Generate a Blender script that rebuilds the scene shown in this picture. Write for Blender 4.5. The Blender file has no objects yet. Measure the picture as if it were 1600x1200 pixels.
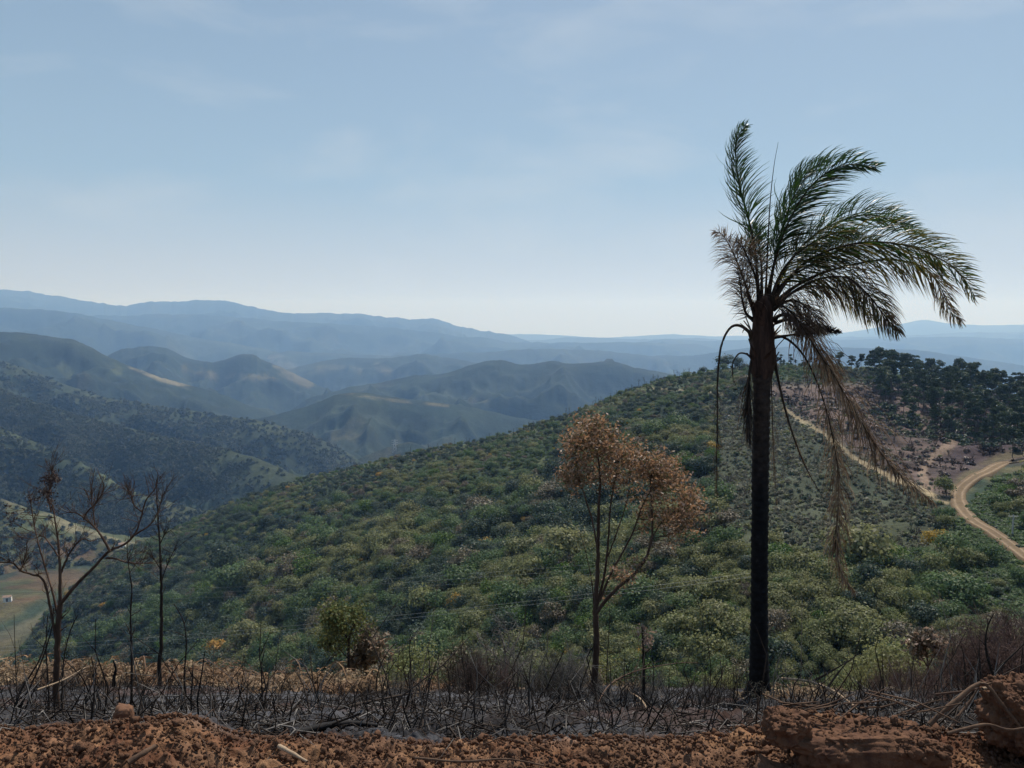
import bpy, math, random
import numpy as np
from mathutils import Vector

random.seed(7)
RNG = np.random.default_rng(7)
S = bpy.context.scene
COL = S.collection
rad = math.radians

# ------------------------------------------------------------------ camera
FOC = 1186.0                      # focal length in pixels of the 1600 px wide photograph
PITCH = math.atan(100.0 / FOC)    # the true horizon lies 100 px above the centre
cam_d = bpy.data.cameras.new('camera')
cam = bpy.data.objects.new('camera', cam_d)
COL.objects.link(cam)
cam_d.sensor_width = 36.0
cam_d.lens = 36.0 * FOC / 1600.0
cam_d.clip_start = 0.05
cam_d.clip_end = 90000.0
cam.location = (0, 0, 0)
cam.rotation_euler = (math.pi / 2 - PITCH, 0, 0)
S.camera = cam

# ------------------------------------------------------------------ light
SUN_EL, SUN_AZ = 52.0, 24.0       # degrees; azimuth clockwise from the view direction (+Y)
SKY_STRENGTH = 0.075
S.view_settings.view_transform = 'Standard'
S.view_settings.look = 'None'
S.view_settings.exposure = 0.12
S.view_settings.gamma = 1.0
S.view_settings.use_curve_mapping = False
w = bpy.data.worlds.new('World')
S.world = w
w.use_nodes = True
nt = w.node_tree
nt.nodes.clear()
N = nt.nodes.new
out = N('ShaderNodeOutputWorld')
bg = N('ShaderNodeBackground')
sky = N('ShaderNodeTexSky')
sky.sky_type = 'NISHITA'
sky.sun_disc = False
sky.sun_elevation = rad(SUN_EL)
sky.sun_rotation = rad(SUN_AZ)
sky.altitude = 600
sky.air_density = 1.0
sky.dust_density = 1.6
sky.ozone_density = 0.6
# thin high cloud: a pale veil mixed over the sky where a stretched noise is high
tc = N('ShaderNodeTexCoord')
mp = N('ShaderNodeMapping')
mp.inputs['Scale'].default_value = (1.6, 1.6, 5.0)
mp.inputs['Rotation'].default_value = (0.0, 0.22, 0.0)
nz = N('ShaderNodeTexNoise')
nz.inputs['Scale'].default_value = 2.6
nz.inputs['Detail'].default_value = 7
nz.inputs['Roughness'].default_value = 0.55
nz.inputs['Distortion'].default_value = 0.35
rmp = N('ShaderNodeMapRange')
rmp.inputs['From Min'].default_value = 0.49
rmp.inputs['From Max'].default_value = 0.74
rmp.inputs['To Min'].default_value = 0.0
rmp.inputs['To Max'].default_value = 0.40
mxs = N('ShaderNodeMix')
mxs.data_type = 'RGBA'
mxs.inputs['B'].default_value = (6.9, 7.7, 8.4, 1)
nt.links.new(tc.outputs['Generated'], mp.inputs['Vector'])
nt.links.new(mp.outputs['Vector'], nz.inputs['Vector'])
nt.links.new(nz.outputs['Fac'], rmp.inputs['Value'])
nt.links.new(rmp.outputs['Result'], mxs.inputs['Factor'])
sxyz = N('ShaderNodeSeparateXYZ')
nt.links.new(tc.outputs['Generated'], sxyz.inputs[0])
veil = N('ShaderNodeMapRange')          # smoke veil thickest at the horizon, all the way round
veil.inputs['From Min'].default_value = 0.0
veil.inputs['From Max'].default_value = 0.55
veil.inputs['To Min'].default_value = 0.90
veil.inputs['To Max'].default_value = 0.55
veil.interpolation_type = 'SMOOTHSTEP'
nt.links.new(sxyz.outputs['Z'], veil.inputs['Value'])
mxv = N('ShaderNodeMix')
mxv.data_type = 'RGBA'
vr = N('ShaderNodeValToRGB')            # hazy dry-season sky: whitish low down, soft blue above
for e_, (p_, c_) in zip([vr.color_ramp.elements[0], vr.color_ramp.elements.new(.07), vr.color_ramp.elements.new(.17), vr.color_ramp.elements.new(.40), vr.color_ramp.elements[-1]],
                        [(0, (.72, .79, .88)), (.07, (.62, .72, .84)), (.17, (.43, .62, .80)), (.40, (.365, .53, .71)), (1, (.22, .36, .58))]):
    e_.position = p_
    e_.color = (*c_, 1)
nt.links.new(sxyz.outputs['Z'], vr.inputs['Fac'])
vs = N('ShaderNodeVectorMath'); vs.operation = 'SCALE'; vs.inputs['Scale'].default_value = 9.6
nt.links.new(vr.outputs['Color'], vs.inputs[0])
nt.links.new(vs.outputs[0], mxv.inputs['B'])
nt.links.new(veil.outputs['Result'], mxv.inputs['Factor'])
nt.links.new(sky.outputs['Color'], mxv.inputs['A'])
nt.links.new(mxv.outputs['Result'], mxs.inputs['A'])
nt.links.new(mxs.outputs['Result'], bg.inputs['Color'])
bg.inputs['Strength'].default_value = SKY_STRENGTH
nt.links.new(bg.outputs['Background'], out.inputs['Surface'])

sun_d = bpy.data.lights.new('sun', 'SUN')
sun_d.energy = 4.8
sun_d.angle = rad(0.6)
sun_d.color = (1.0, 0.94, 0.86)
sun = bpy.data.objects.new('sun', sun_d)
COL.objects.link(sun)
_sd = Vector((math.sin(rad(SUN_AZ)) * math.cos(rad(SUN_EL)), math.cos(rad(SUN_AZ)) * math.cos(rad(SUN_EL)), math.sin(rad(SUN_EL))))
sun.rotation_euler = _sd.to_track_quat('Z', 'Y').to_euler()
sun.location = (30, 60, 80)

cy = S.cycles
cy.use_denoising = True
cy.max_bounces = 5
cy.diffuse_bounces = 3
cy.glossy_bounces = 1
cy.transmission_bounces = 3
cy.transparent_max_bounces = 4
cy.volume_bounces = 2
cy.use_adaptive_sampling = True
cy.caustics_reflective = False
cy.caustics_refractive = False

HAZE_DENSITY = 1.03e-4

# ------------------------------------------------------------------ helpers
TP, CP, SP = math.tan(PITCH), math.cos(PITCH), math.sin(PITCH)

def P(px, py, Y):
    """3-D point seen at pixel (px, py) of the photograph at forward distance Y."""
    u = (px - 800.0) / FOC
    v = (600.0 - py) / FOC
    dy = CP + v * SP
    dz = -SP + v * CP
    return np.array([u * Y / dy, Y, dz * Y / dy])

def Pv(px, py, Y):
    px, py, Y = np.broadcast_arrays(np.asarray(px, float), np.asarray(py, float), np.asarray(Y, float))
    u = (px - 800.0) / FOC
    v = (600.0 - py) / FOC
    dy = CP + v * SP
    dz = -SP + v * CP
    return np.stack([u * Y / dy, Y, dz * Y / dy], -1)

def project(V):
    V = np.asarray(V, float)
    f = V[..., 1] * CP - V[..., 2] * SP
    u = V[..., 0] / f
    v = (V[..., 1] * SP + V[..., 2] * CP) / f
    return 800 + u * FOC, 600 - v * FOC

def tag(o, label=None, cat=None, group=None, kind=None):
    if label: o['label'] = label
    if cat: o['category'] = cat
    if group: o['group'] = group
    if kind: o['kind'] = kind
    return o

def empty(name, loc, label, cat, group=None):
    o = bpy.data.objects.new(name, None)
    o.location = tuple(float(c) for c in loc)
    o.empty_display_size = 0.1
    COL.objects.link(o)
    return tag(o, label, cat, group)

def mesh_from(name, verts, faces, mats, smooth=False, midx=None):
    """faces: (n,4) or (n,3) int array or list of such arrays."""
    if not isinstance(faces, list): faces = [faces]
    faces = [np.asarray(f, np.int32) for f in faces if len(f)]
    me = bpy.data.meshes.new(name)
    verts = np.asarray(verts, np.float32)
    me.vertices.add(len(verts))
    me.vertices.foreach_set('co', verts.ravel())
    loops = np.concatenate([f.ravel() for f in faces])
    tot = np.concatenate([np.full(len(f), f.shape[1], np.int32) for f in faces])
    start = np.concatenate([[0], np.cumsum(tot)[:-1]]).astype(np.int32)
    me.loops.add(len(loops))
    me.loops.foreach_set('vertex_index', loops)
    me.polygons.add(len(tot))
    me.polygons.foreach_set('loop_start', start)
    me.polygons.foreach_set('loop_total', tot)
    if smooth: me.polygons.foreach_set('use_smooth', np.ones(len(tot), bool))
    for m in (mats if isinstance(mats, (list, tuple)) else [mats]):
        me.materials.append(m)
    if midx is not None: me.polygons.foreach_set('material_index', np.asarray(midx, np.int32))
    me.update(calc_edges=True)
    me.validate()
    return me

def link(name, me, parent=None, loc=None):
    o = bpy.data.objects.new(name, me)
    COL.objects.link(o)
    if parent is not None: o.parent = parent
    if loc is not None: o.location = tuple(float(c) for c in loc)
    return o

def add_color(me, cols, name='cover'):
    a = me.color_attributes.new(name, 'FLOAT_COLOR', 'POINT')
    c = np.ones((len(me.vertices), 4), np.float32)
    c[:, :3] = cols.reshape(-1, 3)
    a.data.foreach_set('color', c.ravel())

def grid_faces(n, m):
    i = np.arange(n - 1)[:, None] * m + np.arange(m - 1)[None, :]
    return np.stack([i, i + 1, i + m + 1, i + m], -1).reshape(-1, 4)

# numpy noise ---------------------------------------------------------------
def _h(ix, iy, seed):
    n = (ix.astype(np.int64) * 374761393 + iy.astype(np.int64) * 668265263 + seed * 974634777) & 0xffffffff
    n = ((n ^ (n >> 13)) * 1274126177) & 0xffffffff
    n = ((n ^ (n >> 16)) * 2246822519) & 0xffffffff
    return ((n ^ (n >> 15)) & 0xffffff) / float(0xffffff)

def vnoise(x, y, seed=0):
    x = np.asarray(x, float); y = np.asarray(y, float)
    ix = np.floor(x); iy = np.floor(y)
    fx = x - ix; fy = y - iy
    fx = fx * fx * fx * (fx * (fx * 6 - 15) + 10); fy = fy * fy * fy * (fy * (fy * 6 - 15) + 10)
    a = _h(ix, iy, seed); b = _h(ix + 1, iy, seed); c = _h(ix, iy + 1, seed); d = _h(ix + 1, iy + 1, seed)
    return (a + (b - a) * fx + (c - a) * fy + (a - b - c + d) * fx * fy) * 2 - 1

def fbm(x, y, oct=5, seed=0, gain=0.5, lac=2.03):
    s = 0; a = 1.0; t = 0
    for k in range(oct):
        s = s + a * vnoise(x, y, seed + k * 17); t += a
        x = x * lac + 13.7; y = y * lac - 7.1; a *= gain
    return s / t

def ridged(x, y, oct=4, seed=0):
    s = 0; a = 1.0; t = 0
    for k in range(oct):
        s = s + a * (1 - np.abs(vnoise(x, y, seed + k * 31)) * 2.0); t += a
        x = x * 2.05 + 5.3; y = y * 2.05 + 9.1; a *= 0.5
    return s / t

def sstep(a, b, x):
    t = np.clip((x - a) / (b - a), 0, 1)
    return t * t * (3 - 2 * t)

def mixc(c, c2, f):
    return c + (np.asarray(c2, float) - c) * f[..., None]

def interp(tab, x):
    tab = np.asarray(tab, float)
    return np.interp(x, tab[:, 0], tab[:, 1])

def wide(tab, x, w=110):
    return sum(interp(tab, x + k * w / 3.0) * c for k, c in zip(range(-3, 4), (1, 2, 3, 4, 3, 2, 1))) / 16.0

def smooth_interp(tab, x, w=10):
    """linear table made a little rounder."""
    return (interp(tab, x - w) + interp(tab, x + w) + interp(tab, x) * 2) / 4

# materials -------------------------------------------------------------------
def new_mat(name):
    m = bpy.data.materials.new(name)
    m.use_nodes = True
    n = m.node_tree
    n.nodes.clear()
    o = n.nodes.new('ShaderNodeOutputMaterial')
    b = n.nodes.new('ShaderNodeBsdfPrincipled')
    b.inputs['Roughness'].default_value = 0.85
    b.inputs['Specular IOR Level'].default_value = 0.25
    n.links.new(b.outputs[0], o.inputs['Surface'])
    return m, n, b, o

def noise_node(n, scale, detail=6, rough=0.6, vec=None, dist=0.0):
    k = n.nodes.new('ShaderNodeTexNoise')
    k.inputs['Scale'].default_value = scale
    k.inputs['Detail'].default_value = detail
    k.inputs['Roughness'].default_value = rough
    k.inputs['Distortion'].default_value = dist
    if vec is not None: n.links.new(vec, k.inputs['Vector'])
    return k

def ramp_node(n, stops, fac):
    r = n.nodes.new('ShaderNodeValToRGB')
    e = r.color_ramp.elements
    while len(e) < len(stops): e.new(0.5)
    for el, (p, c) in zip(e, stops):
        el.position = p; el.color = (*c, 1)
    n.links.new(fac, r.inputs['Fac'])
    return r

def mul_node(n, a, fac_out, lo, hi, fmin=0.3, fmax=0.7):
    """a * maprange(fac)"""
    mr = n.nodes.new('ShaderNodeMapRange')
    mr.inputs['From Min'].default_value = fmin; mr.inputs['From Max'].default_value = fmax
    mr.inputs['To Min'].default_value = lo; mr.inputs['To Max'].default_value = hi
    n.links.new(fac_out, mr.inputs['Value'])
    vm = n.nodes.new('ShaderNodeVectorMath'); vm.operation = 'SCALE'
    n.links.new(a, vm.inputs[0]); n.links.new(mr.outputs[0], vm.inputs['Scale'])
    return vm.outputs[0]

def bump(n, b, h, strength, dist):
    k = n.nodes.new('ShaderNodeBump')
    k.inputs['Strength'].default_value = strength
    k.inputs['Distance'].default_value = dist
    n.links.new(h, k.inputs['Height'])
    n.links.new(k.outputs[0], b.inputs['Normal'])
    return k

def land_mat(name, s1, s2, bd, lo=0.6, hi=1.4):
    """cover colour per vertex, broken up by two noises."""
    m, n, b, o = new_mat(name)
    a = n.nodes.new('ShaderNodeAttribute'); a.attribute_name = 'cover'
    g = n.nodes.new('ShaderNodeNewGeometry')
    k1 = noise_node(n, s1, 5, 0.6, g.outputs['Position'])
    k2 = noise_node(n, s2, 6, 0.7, g.outputs['Position'])
    c = mul_node(n, a.outputs['Color'], k1.outputs['Fac'], lo, hi)
    c = mul_node(n, c, k2.outputs['Fac'], lo, hi)
    n.links.new(c, b.inputs['Base Color'])
    b.inputs['Roughness'].default_value = 0.95
    b.inputs['Specular IOR Level'].default_value = 0.1
    bump(n, b, k2.outputs['Fac'], 0.9, bd)
    return m

def leaf_mat(name, col, var=0.35, trans=0.35, tcol=None, rough=0.6, hue=0.0, col2=None, spec=0.3):
    m, n, b, o = new_mat(name)
    oi = n.nodes.new('ShaderNodeObjectInfo')
    g = n.nodes.new('ShaderNodeNewGeometry')
    c = n.nodes.new('ShaderNodeMix'); c.data_type = 'RGBA'
    c.inputs['A'].default_value = (*col, 1)
    c.inputs['B'].default_value = (*(col2 or tuple(x * 1.3 for x in col)), 1)
    n.links.new(oi.outputs['Random'], c.inputs['Factor'])
    cc = mul_node(n, c.outputs['Result'], g.outputs['Random Per Island'], 1 - var, 1 + var, 0, 1)
    n.links.new(cc, b.inputs['Base Color'])
    b.inputs['Roughness'].default_value = rough
    b.inputs['Specular IOR Level'].default_value = spec
    if trans > 0:
        t = n.nodes.new('ShaderNodeBsdfTranslucent')
        if tcol:
            t.inputs['Color'].default_value = (*tcol, 1)
        else:
            n.links.new(cc, t.inputs['Color'])
        mx = n.nodes.new('ShaderNodeMixShader')
        mx.inputs['Fac'].default_value = trans
        n.links.new(b.outputs[0], mx.inputs[1]); n.links.new(t.outputs[0], mx.inputs[2])
        n.links.new(mx.outputs[0], o.inputs['Surface'])
    return m

def bark_mat(name, c1, c2, scale=8, stretch=0.25, rough=0.9, bd=0.01):
    m, n, b, o = new_mat(name)
    t = n.nodes.new('ShaderNodeTexCoord')
    mp = n.nodes.new('ShaderNodeMapping')
    mp.inputs['Scale'].default_value = (1, 1, stretch)
    n.links.new(t.outputs['Object'], mp.inputs['Vector'])
    k = noise_node(n, scale, 8, 0.7, mp.outputs[0])
    r = ramp_node(n, [(0.35, c1), (0.68, c2)], k.outputs['Fac'])
    n.links.new(r.outputs[0], b.inputs['Base Color'])
    b.inputs['Roughness'].default_value = rough
    b.inputs['Specular IOR Level'].default_value = 0.15
    bump(n, b, k.outputs['Fac'], 0.8, bd)
    return m

# ------------------------------------------------------------------ geometry builders
class Tubes:
    def __init__(s): s.v = []; s.f = []; s.n = 0
    def add(s, pts, radii, sides=4):
        pts = np.asarray(pts, float); k = len(pts)
        radii = np.broadcast_to(np.asarray(radii, float), (k,))
        t = np.gradient(pts, axis=0)
        t /= np.linalg.norm(t, axis=1)[:, None] + 1e-12
        ref = np.array([0.31, 0.17, 0.93]) if abs(t[0][2]) < 0.9 else np.array([0.93, 0.31, 0.17])
        a = np.cross(t, ref); a /= np.linalg.norm(a, axis=1)[:, None] + 1e-12
        b = np.cross(t, a)
        th = np.arange(sides) * 2 * math.pi / sides
        ring = pts[:, None, :] + radii[:, None, None] * (a[:, None, :] * np.cos(th)[None, :, None] + b[:, None, :] * np.sin(th)[None, :, None])
        s.v.append(ring.reshape(-1, 3))
        i = np.arange(k - 1)[:, None] * sides; j = np.arange(sides)[None, :]; j2 = (j + 1) % sides
        s.f.append((np.stack([i + j, i + j2, i + sides + j2, i + sides + j], -1).reshape(-1, 4)) + s.n)
        s.n += k * sides
    def data(s): return np.concatenate(s.v), np.concatenate(s.f)

def spline(pts, k):
    """Catmull-Rom through pts, k samples."""
    pts = np.asarray(pts, float)
    if len(pts) < 3:
        t = np.linspace(0, 1, k)[:, None]
        return pts[0] * (1 - t) + pts[-1] * t
    p = np.vstack([2 * pts[0] - pts[1], pts, 2 * pts[-1] - pts[-2]])
    seg = np.linalg.norm(np.diff(pts, axis=0), axis=1); cum = np.concatenate([[0], np.cumsum(seg)])
    u = np.linspace(0, cum[-1], k)
    i = np.clip(np.searchsorted(cum, u, side='right') - 1, 0, len(pts) - 2)
    t = ((u - cum[i]) / (seg[i] + 1e-12))[:, None]
    a, b, c, d = p[i], p[i + 1], p[i + 2], p[i + 3]
    return 0.5 * (2 * b + (c - a) * t + (2 * a - 5 * b + 4 * c - d) * t ** 2 + (3 * b - a - 3 * c + d) * t ** 3)

def leaf_quads(c, nrm, size, rng, aspect=1.6):
    """one quad per centre, facing nrm (n,3), random spin."""
    n = len(c)
    r = rng.normal(size=(n, 3))
    a = np.cross(nrm, r); a /= np.linalg.norm(a, axis=1)[:, None] + 1e-9
    b = np.cross(nrm, a); b /= np.linalg.norm(b, axis=1)[:, None] + 1e-9
    s = np.broadcast_to(np.asarray(size, float), (n,))[:, None]
    a = a * s * aspect * 0.5; b = b * s * 0.5
    k = nrm * s * 0.18
    V = np.stack([c - a * 0.9, c - b + k, c + a, c + b + k], 1).reshape(-1, 3)
    F = np.arange(4 * n).reshape(-1, 4)
    return V, F

def crown_points(rng, n, blobs, rx, rz, spread=0.55, flat=0.75):
    """points on the shells of lobes that fill a crown; returns centres and outward normals."""
    cs = []
    for k in range(blobs):
        a = rng.uniform(0, 2 * math.pi); r = math.sqrt(rng.uniform(0, 1)) * spread
        z = rng.uniform(-0.45, 0.75) * (1 - r * 0.4)
        cs.append((math.cos(a) * r * rx, math.sin(a) * r * rx, z * rz * 0.8, rng.uniform(0.32, 0.55)))
    cs = np.array(cs)
    idx = rng.integers(0, blobs, n)
    d = rng.normal(size=(n, 3)); d[:, 2] = np.abs(d[:, 2]) * 1.0 - 0.35
    d /= np.linalg.norm(d, axis=1)[:, None]
    rr = cs[idx, 3] * np.where(rng.random(n) < .22, rng.uniform(1.0, 1.5, n), rng.uniform(0.6, 1.1, n))
    p = cs[idx, :3] + d * rr[:, None] * np.array([rx, rx, rz * flat + rx * (1 - flat)])
    return p, d

def crown_mesh(name, seed, n, blobs, rx, rz, leaf, mats, trunk_h=0.0, trunk_r=0.1, trunk_mat=None, zc=0.0, spread=0.55, aspect=1.5):
    rng = np.random.default_rng(seed)
    p, d = crown_points(rng, n, blobs, rx, rz, spread)
    p[:, 2] += zc
    nn = d + rng.normal(size=d.shape) * 0.45 + np.array([0, 0, 0.25])
    nn /= np.linalg.norm(nn, axis=1)[:, None]
    V, F = leaf_quads(p, nn, leaf * rng.uniform(0.6, 1.35, n), rng, aspect)
    mi = np.zeros(len(F), int)
    mt = [mats]
    if trunk_mat is not None:
        t = Tubes()
        t.add([(0, 0, -trunk_h), (0.05 * rx, 0, -trunk_h * 0.4), (0, 0, zc + rz * 0.4)], [trunk_r, trunk_r * 0.8, trunk_r * 0.3], 5)
        for k in range(5):
            a = rng.uniform(0, 6.28); q = rng.uniform(0.4, 0.75)
            t.add([(0, 0, zc - rz * 0.6), (math.cos(a) * rx * q * .5, math.sin(a) * rx * q * .5, zc - rz * .1), (math.cos(a) * rx * q, math.sin(a) * rx * q, zc + rz * 0.3)], [trunk_r * .6, trunk_r * .4, trunk_r * .15], 4)
        tv, tf = t.data()
        F = np.concatenate([F, tf + len(V)]); V = np.concatenate([V, tv])
        mi = np.concatenate([mi, np.ones(len(tf), int)]); mt = [mats, trunk_mat]
    return mesh_from(name, V, F, mt, False, mi)

def scatter(V, dens, count, rng):
    """area weighted random points on a grid surface; returns points and (i,j) fractional."""
    a = V[1:, :-1] - V[:-1, :-1]; b = V[:-1, 1:] - V[:-1, :-1]
    ar = np.linalg.norm(np.cross(a, b), axis=-1)
    w_ = ar * dens[:-1, :-1]
    p = (w_ / w_.sum()).ravel()
    k = rng.choice(len(p), count, p=p)
    i, j = np.divmod(k, V.shape[1] - 1)
    u = rng.random(count)[:, None]; v = rng.random(count)[:, None]
    pt = V[i, j] * (1 - u) * (1 - v) + V[i + 1, j] * u * (1 - v) + V[i, j + 1] * (1 - u) * v + V[i + 1, j + 1] * u * v
    return pt, i, j

def instancer(name, pts, scl, idx, protos, label, cat=None, tilt=None):
    """ONE object whose points carry instances of the given prototype meshes."""
    me = bpy.data.meshes.new(name)
    me.vertices.add(len(pts))
    me.vertices.foreach_set('co', np.asarray(pts, np.float32).ravel())
    def at(nm, typ, arr, key='value'):
        a = me.attributes.new(nm, typ, 'POINT'); a.data.foreach_set(key, np.ascontiguousarray(arr).ravel())
    scl = np.asarray(scl, np.float32)
    if scl.ndim == 1: scl = np.repeat(scl[:, None], 3, 1)
    at('scl', 'FLOAT_VECTOR', scl, 'vector')
    rot = np.zeros((len(pts), 3), np.float32); rot[:, 2] = RNG.uniform(0, 6.28, len(pts))
    if tilt is not None: rot[:, 0] = RNG.normal(0, tilt, len(pts)); rot[:, 1] = RNG.normal(0, tilt, len(pts))
    at('rot', 'FLOAT_VECTOR', rot, 'vector')
    at('idx', 'INT', np.asarray(idx, np.int32))
    o = link(name, me)
    c = bpy.data.collections.new(name + '_kinds')
    for k, pm in enumerate(protos):
        po = bpy.data.objects.new('kind_%02d_%s' % (k, name), pm)
        c.objects.link(po)
    g = bpy.data.node_groups.new(name + '_nodes', 'GeometryNodeTree')
    g.interface.new_socket('Geometry', in_out='INPUT', socket_type='NodeSocketGeometry')
    g.interface.new_socket('Geometry', in_out='OUTPUT', socket_type='NodeSocketGeometry')
    gi = g.nodes.new('NodeGroupInput'); go = g.nodes.new('NodeGroupOutput')
    ci = g.nodes.new('GeometryNodeCollectionInfo')
    ci.inputs['Collection'].default_value = c
    ci.inputs['Separate Children'].default_value = True
    ci.inputs['Reset Children'].default_value = True
    ip = g.nodes.new('GeometryNodeInstanceOnPoints')
    ip.inputs['Pick Instance'].default_value = True
    def na(nm, typ):
        q = g.nodes.new('GeometryNodeInputNamedAttribute'); q.data_type = typ
        q.inputs['Name'].default_value = nm
        return q.outputs['Attribute']
    g.links.new(gi.outputs[0], ip.inputs['Points'])
    g.links.new(ci.outputs[0], ip.inputs['Instance'])
    g.links.new(na('idx', 'INT'), ip.inputs['Instance Index'])
    e2r = g.nodes.new('FunctionNodeEulerToRotation')
    g.links.new(na('rot', 'FLOAT_VECTOR'), e2r.inputs[0])
    g.links.new(e2r.outputs[0], ip.inputs['Rotation'])
    g.links.new(na('scl', 'FLOAT_VECTOR'), ip.inputs['Scale'])
    g.links.new(ip.outputs[0], go.inputs[0])
    md = o.modifiers.new('scatter', 'NODES'); md.node_group = g
    return tag(o, label, cat, None, 'stuff')


# ------------------------------------------------------------------ haze
def make_haze():
    x0, x1, y0, y1, z0, z1 = -26000, 26000, -400, 27000, -1300, 640
    v = np.array([(x, y, z) for z in (z0, z1) for y in (y0, y1) for x in (x0, x1)])
    f = np.array([(0, 2, 3, 1), (4, 5, 7, 6), (0, 1, 5, 4), (2, 6, 7, 3), (0, 4, 6, 2), (1, 3, 7, 5)])
    m = bpy.data.materials.new('haze_air'); m.use_nodes = True
    n = m.node_tree; n.nodes.clear()
    o = n.nodes.new('ShaderNodeOutputMaterial'); p = n.nodes.new('ShaderNodeVolumePrincipled')
    p.inputs['Color'].default_value = (0.33, 0.57, 1.0, 1)
    p.inputs['Density'].default_value = HAZE_DENSITY
    p.inputs['Absorption Color'].default_value = (1, 1, 1, 1)
    p.inputs['Anisotropy'].default_value = 0.25
    p.inputs['Density Attribute'].default_value = ''
    n.links.new(p.outputs[0], o.inputs['Volume'])
    try: m.cycles.homogeneous_volume = True
    except Exception: pass
    h = link('haze', mesh_from('haze', v, f, m))
    tag(h, 'thin blue smoke haze filling the valleys and fading the far hills', None, None, 'stuff')
make_haze()

# ------------------------------------------------------------------ land: far and middle ridges
FOREST = np.array([0.018, 0.031, 0.023]); OLIVE = np.array([0.070, 0.082, 0.040]); DRY = np.array([0.20, 0.17, 0.09])
PALE = np.array([0.22, 0.19, 0.12]); SOIL = np.array([0.24, 0.12, 0.075]); DARK = np.array([0.020, 0.032, 0.022])

M_FAR = land_mat('far_hill_cover', 0.004, 0.03, 6.0, 0.75, 1.25)
M_MID = land_mat('middle_hill_cover', 0.012, 0.12, 2.5, 0.65, 1.35)

def ridge(name, crest, Y, D, W, amp, lam, seed, dry=0.15, base=FOREST, mat=None, nx=520, ns=70, x0=-420, x1=2020, jag=1.1, pale=None, ywob=0.05, power=1.15, label=None, top_grass=0.0):
    px = np.linspace(x0, x1, nx)
    cy_ = smooth_interp(crest, px, 8) + jag * fbm(px / 9.0, px * 0 + seed, 4, seed) + jag * 1.2 * vnoise(px / 40.0, px * 0 + seed, seed + 3)
    Yc = (wide(Y, px) if np.ndim(Y) else np.full(nx, float(Y))) * (1 + ywob * fbm(px / 260.0, px * 0 + 3.3 * seed, 3, seed + 5))
    C = Pv(px, cy_, Yc)
    hd = C[:, :2] / np.linalg.norm(C[:, :2], axis=1)[:, None]
    q = np.linspace(-0.75, 1, ns); s = np.sign(q) * np.abs(q) ** 1.5 * W
    X = C[None, :, 0] - s[:, None] * hd[None, :, 0]; Yy = C[None, :, 1] - s[:, None] * hd[None, :, 1]
    t = np.abs(s) / W
    prof = t ** power
    g = ridged(X / lam, Yy / lam, 4, seed) - 0.35
    g2 = fbm(X / lam * 3.1, Yy / lam * 3.1, 3, seed + 50)
    ramp = sstep(0.0, 0.35, t)[:, None]
    Z = C[None, :, 2] - D * prof[:, None] + ramp * (amp * (1.35 if (mat or M_FAR) is M_FAR else 1.1) * g + amp * 0.30 * g2)
    V = np.stack([X, Yy, Z], -1)
    cov = np.broadcast_to(base, V.shape).copy()
    nz_ = fbm(X / lam * 1.3 + 9, Yy / lam * 1.3, 4, seed + 90) * 0.5 + 0.5
    top = np.exp(-(np.maximum(s, 0) / (W * 0.12)))[:, None] * 0.5
    f = sstep(0.62 - dry, 0.95 - dry, nz_ + 0.22 * g + top * 0.3)
    _far = (mat or M_FAR) is M_FAR
    cov = mixc(cov, OLIVE * 0.75, f * (.28 if _far or name in ('forested_hill', 'dark_shoulder_hill') else .7))
    f2 = sstep(0.74 - dry * .6, 0.92 - dry * .6, fbm(X / lam * 2.2, Yy / lam * 2.2 + 4, 3, seed + 70) * 0.5 + 0.5)
    cov = mixc(cov, DRY * 0.6, f2 * (.14 if _far else .3))
    if top_grass:
        tg = np.exp(-((s - W * .02) / (W * .17)) ** 2)[:, None] * sstep(.25, .6, fbm(X / lam * 4, Yy / lam * 4, 3, seed + 33) * .5 + .65)
        cov = mixc(cov, OLIVE * .95, tg * top_grass)
    if pale is not None:
        PX, PY = project(V)
        for (poly, wd, c, k) in pale:
            cov = mixc(cov, c, k * (.55 if _far else .8) * stroke(PX, PY, poly, wd * 1.2) * sstep(.30, .62, fbm(X / lam * 6, Yy / lam * 6, 4, seed + 7) * .5 + .5))
    o = link(name, mesh_from(name, V.reshape(-1, 3), grid_faces(ns, nx), mat or M_FAR, True))
    add_color(o.data, cov)
    tag(o, label, None, None, 'structure')
    return V, C

def stroke(PX, PY, poly, wd):
    """0..1 closeness of points to a polyline with half width wd (all in the photograph's pixels)."""
    poly = np.asarray(poly, float); best = np.full(PX.shape, 1e9)
    for a, b in zip(poly[:-1], poly[1:]):
        d = b - a; L = (d ** 2).sum()
        t = np.clip(((PX - a[0]) * d[0] + (PY - a[1]) * d[1]) / L, 0, 1)
        best = np.minimum(best, np.hypot(PX - a[0] - t * d[0], PY - a[1] - t * d[1]))
    return 1 - sstep(wd * 0.6, wd * 1.4, best)

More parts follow.
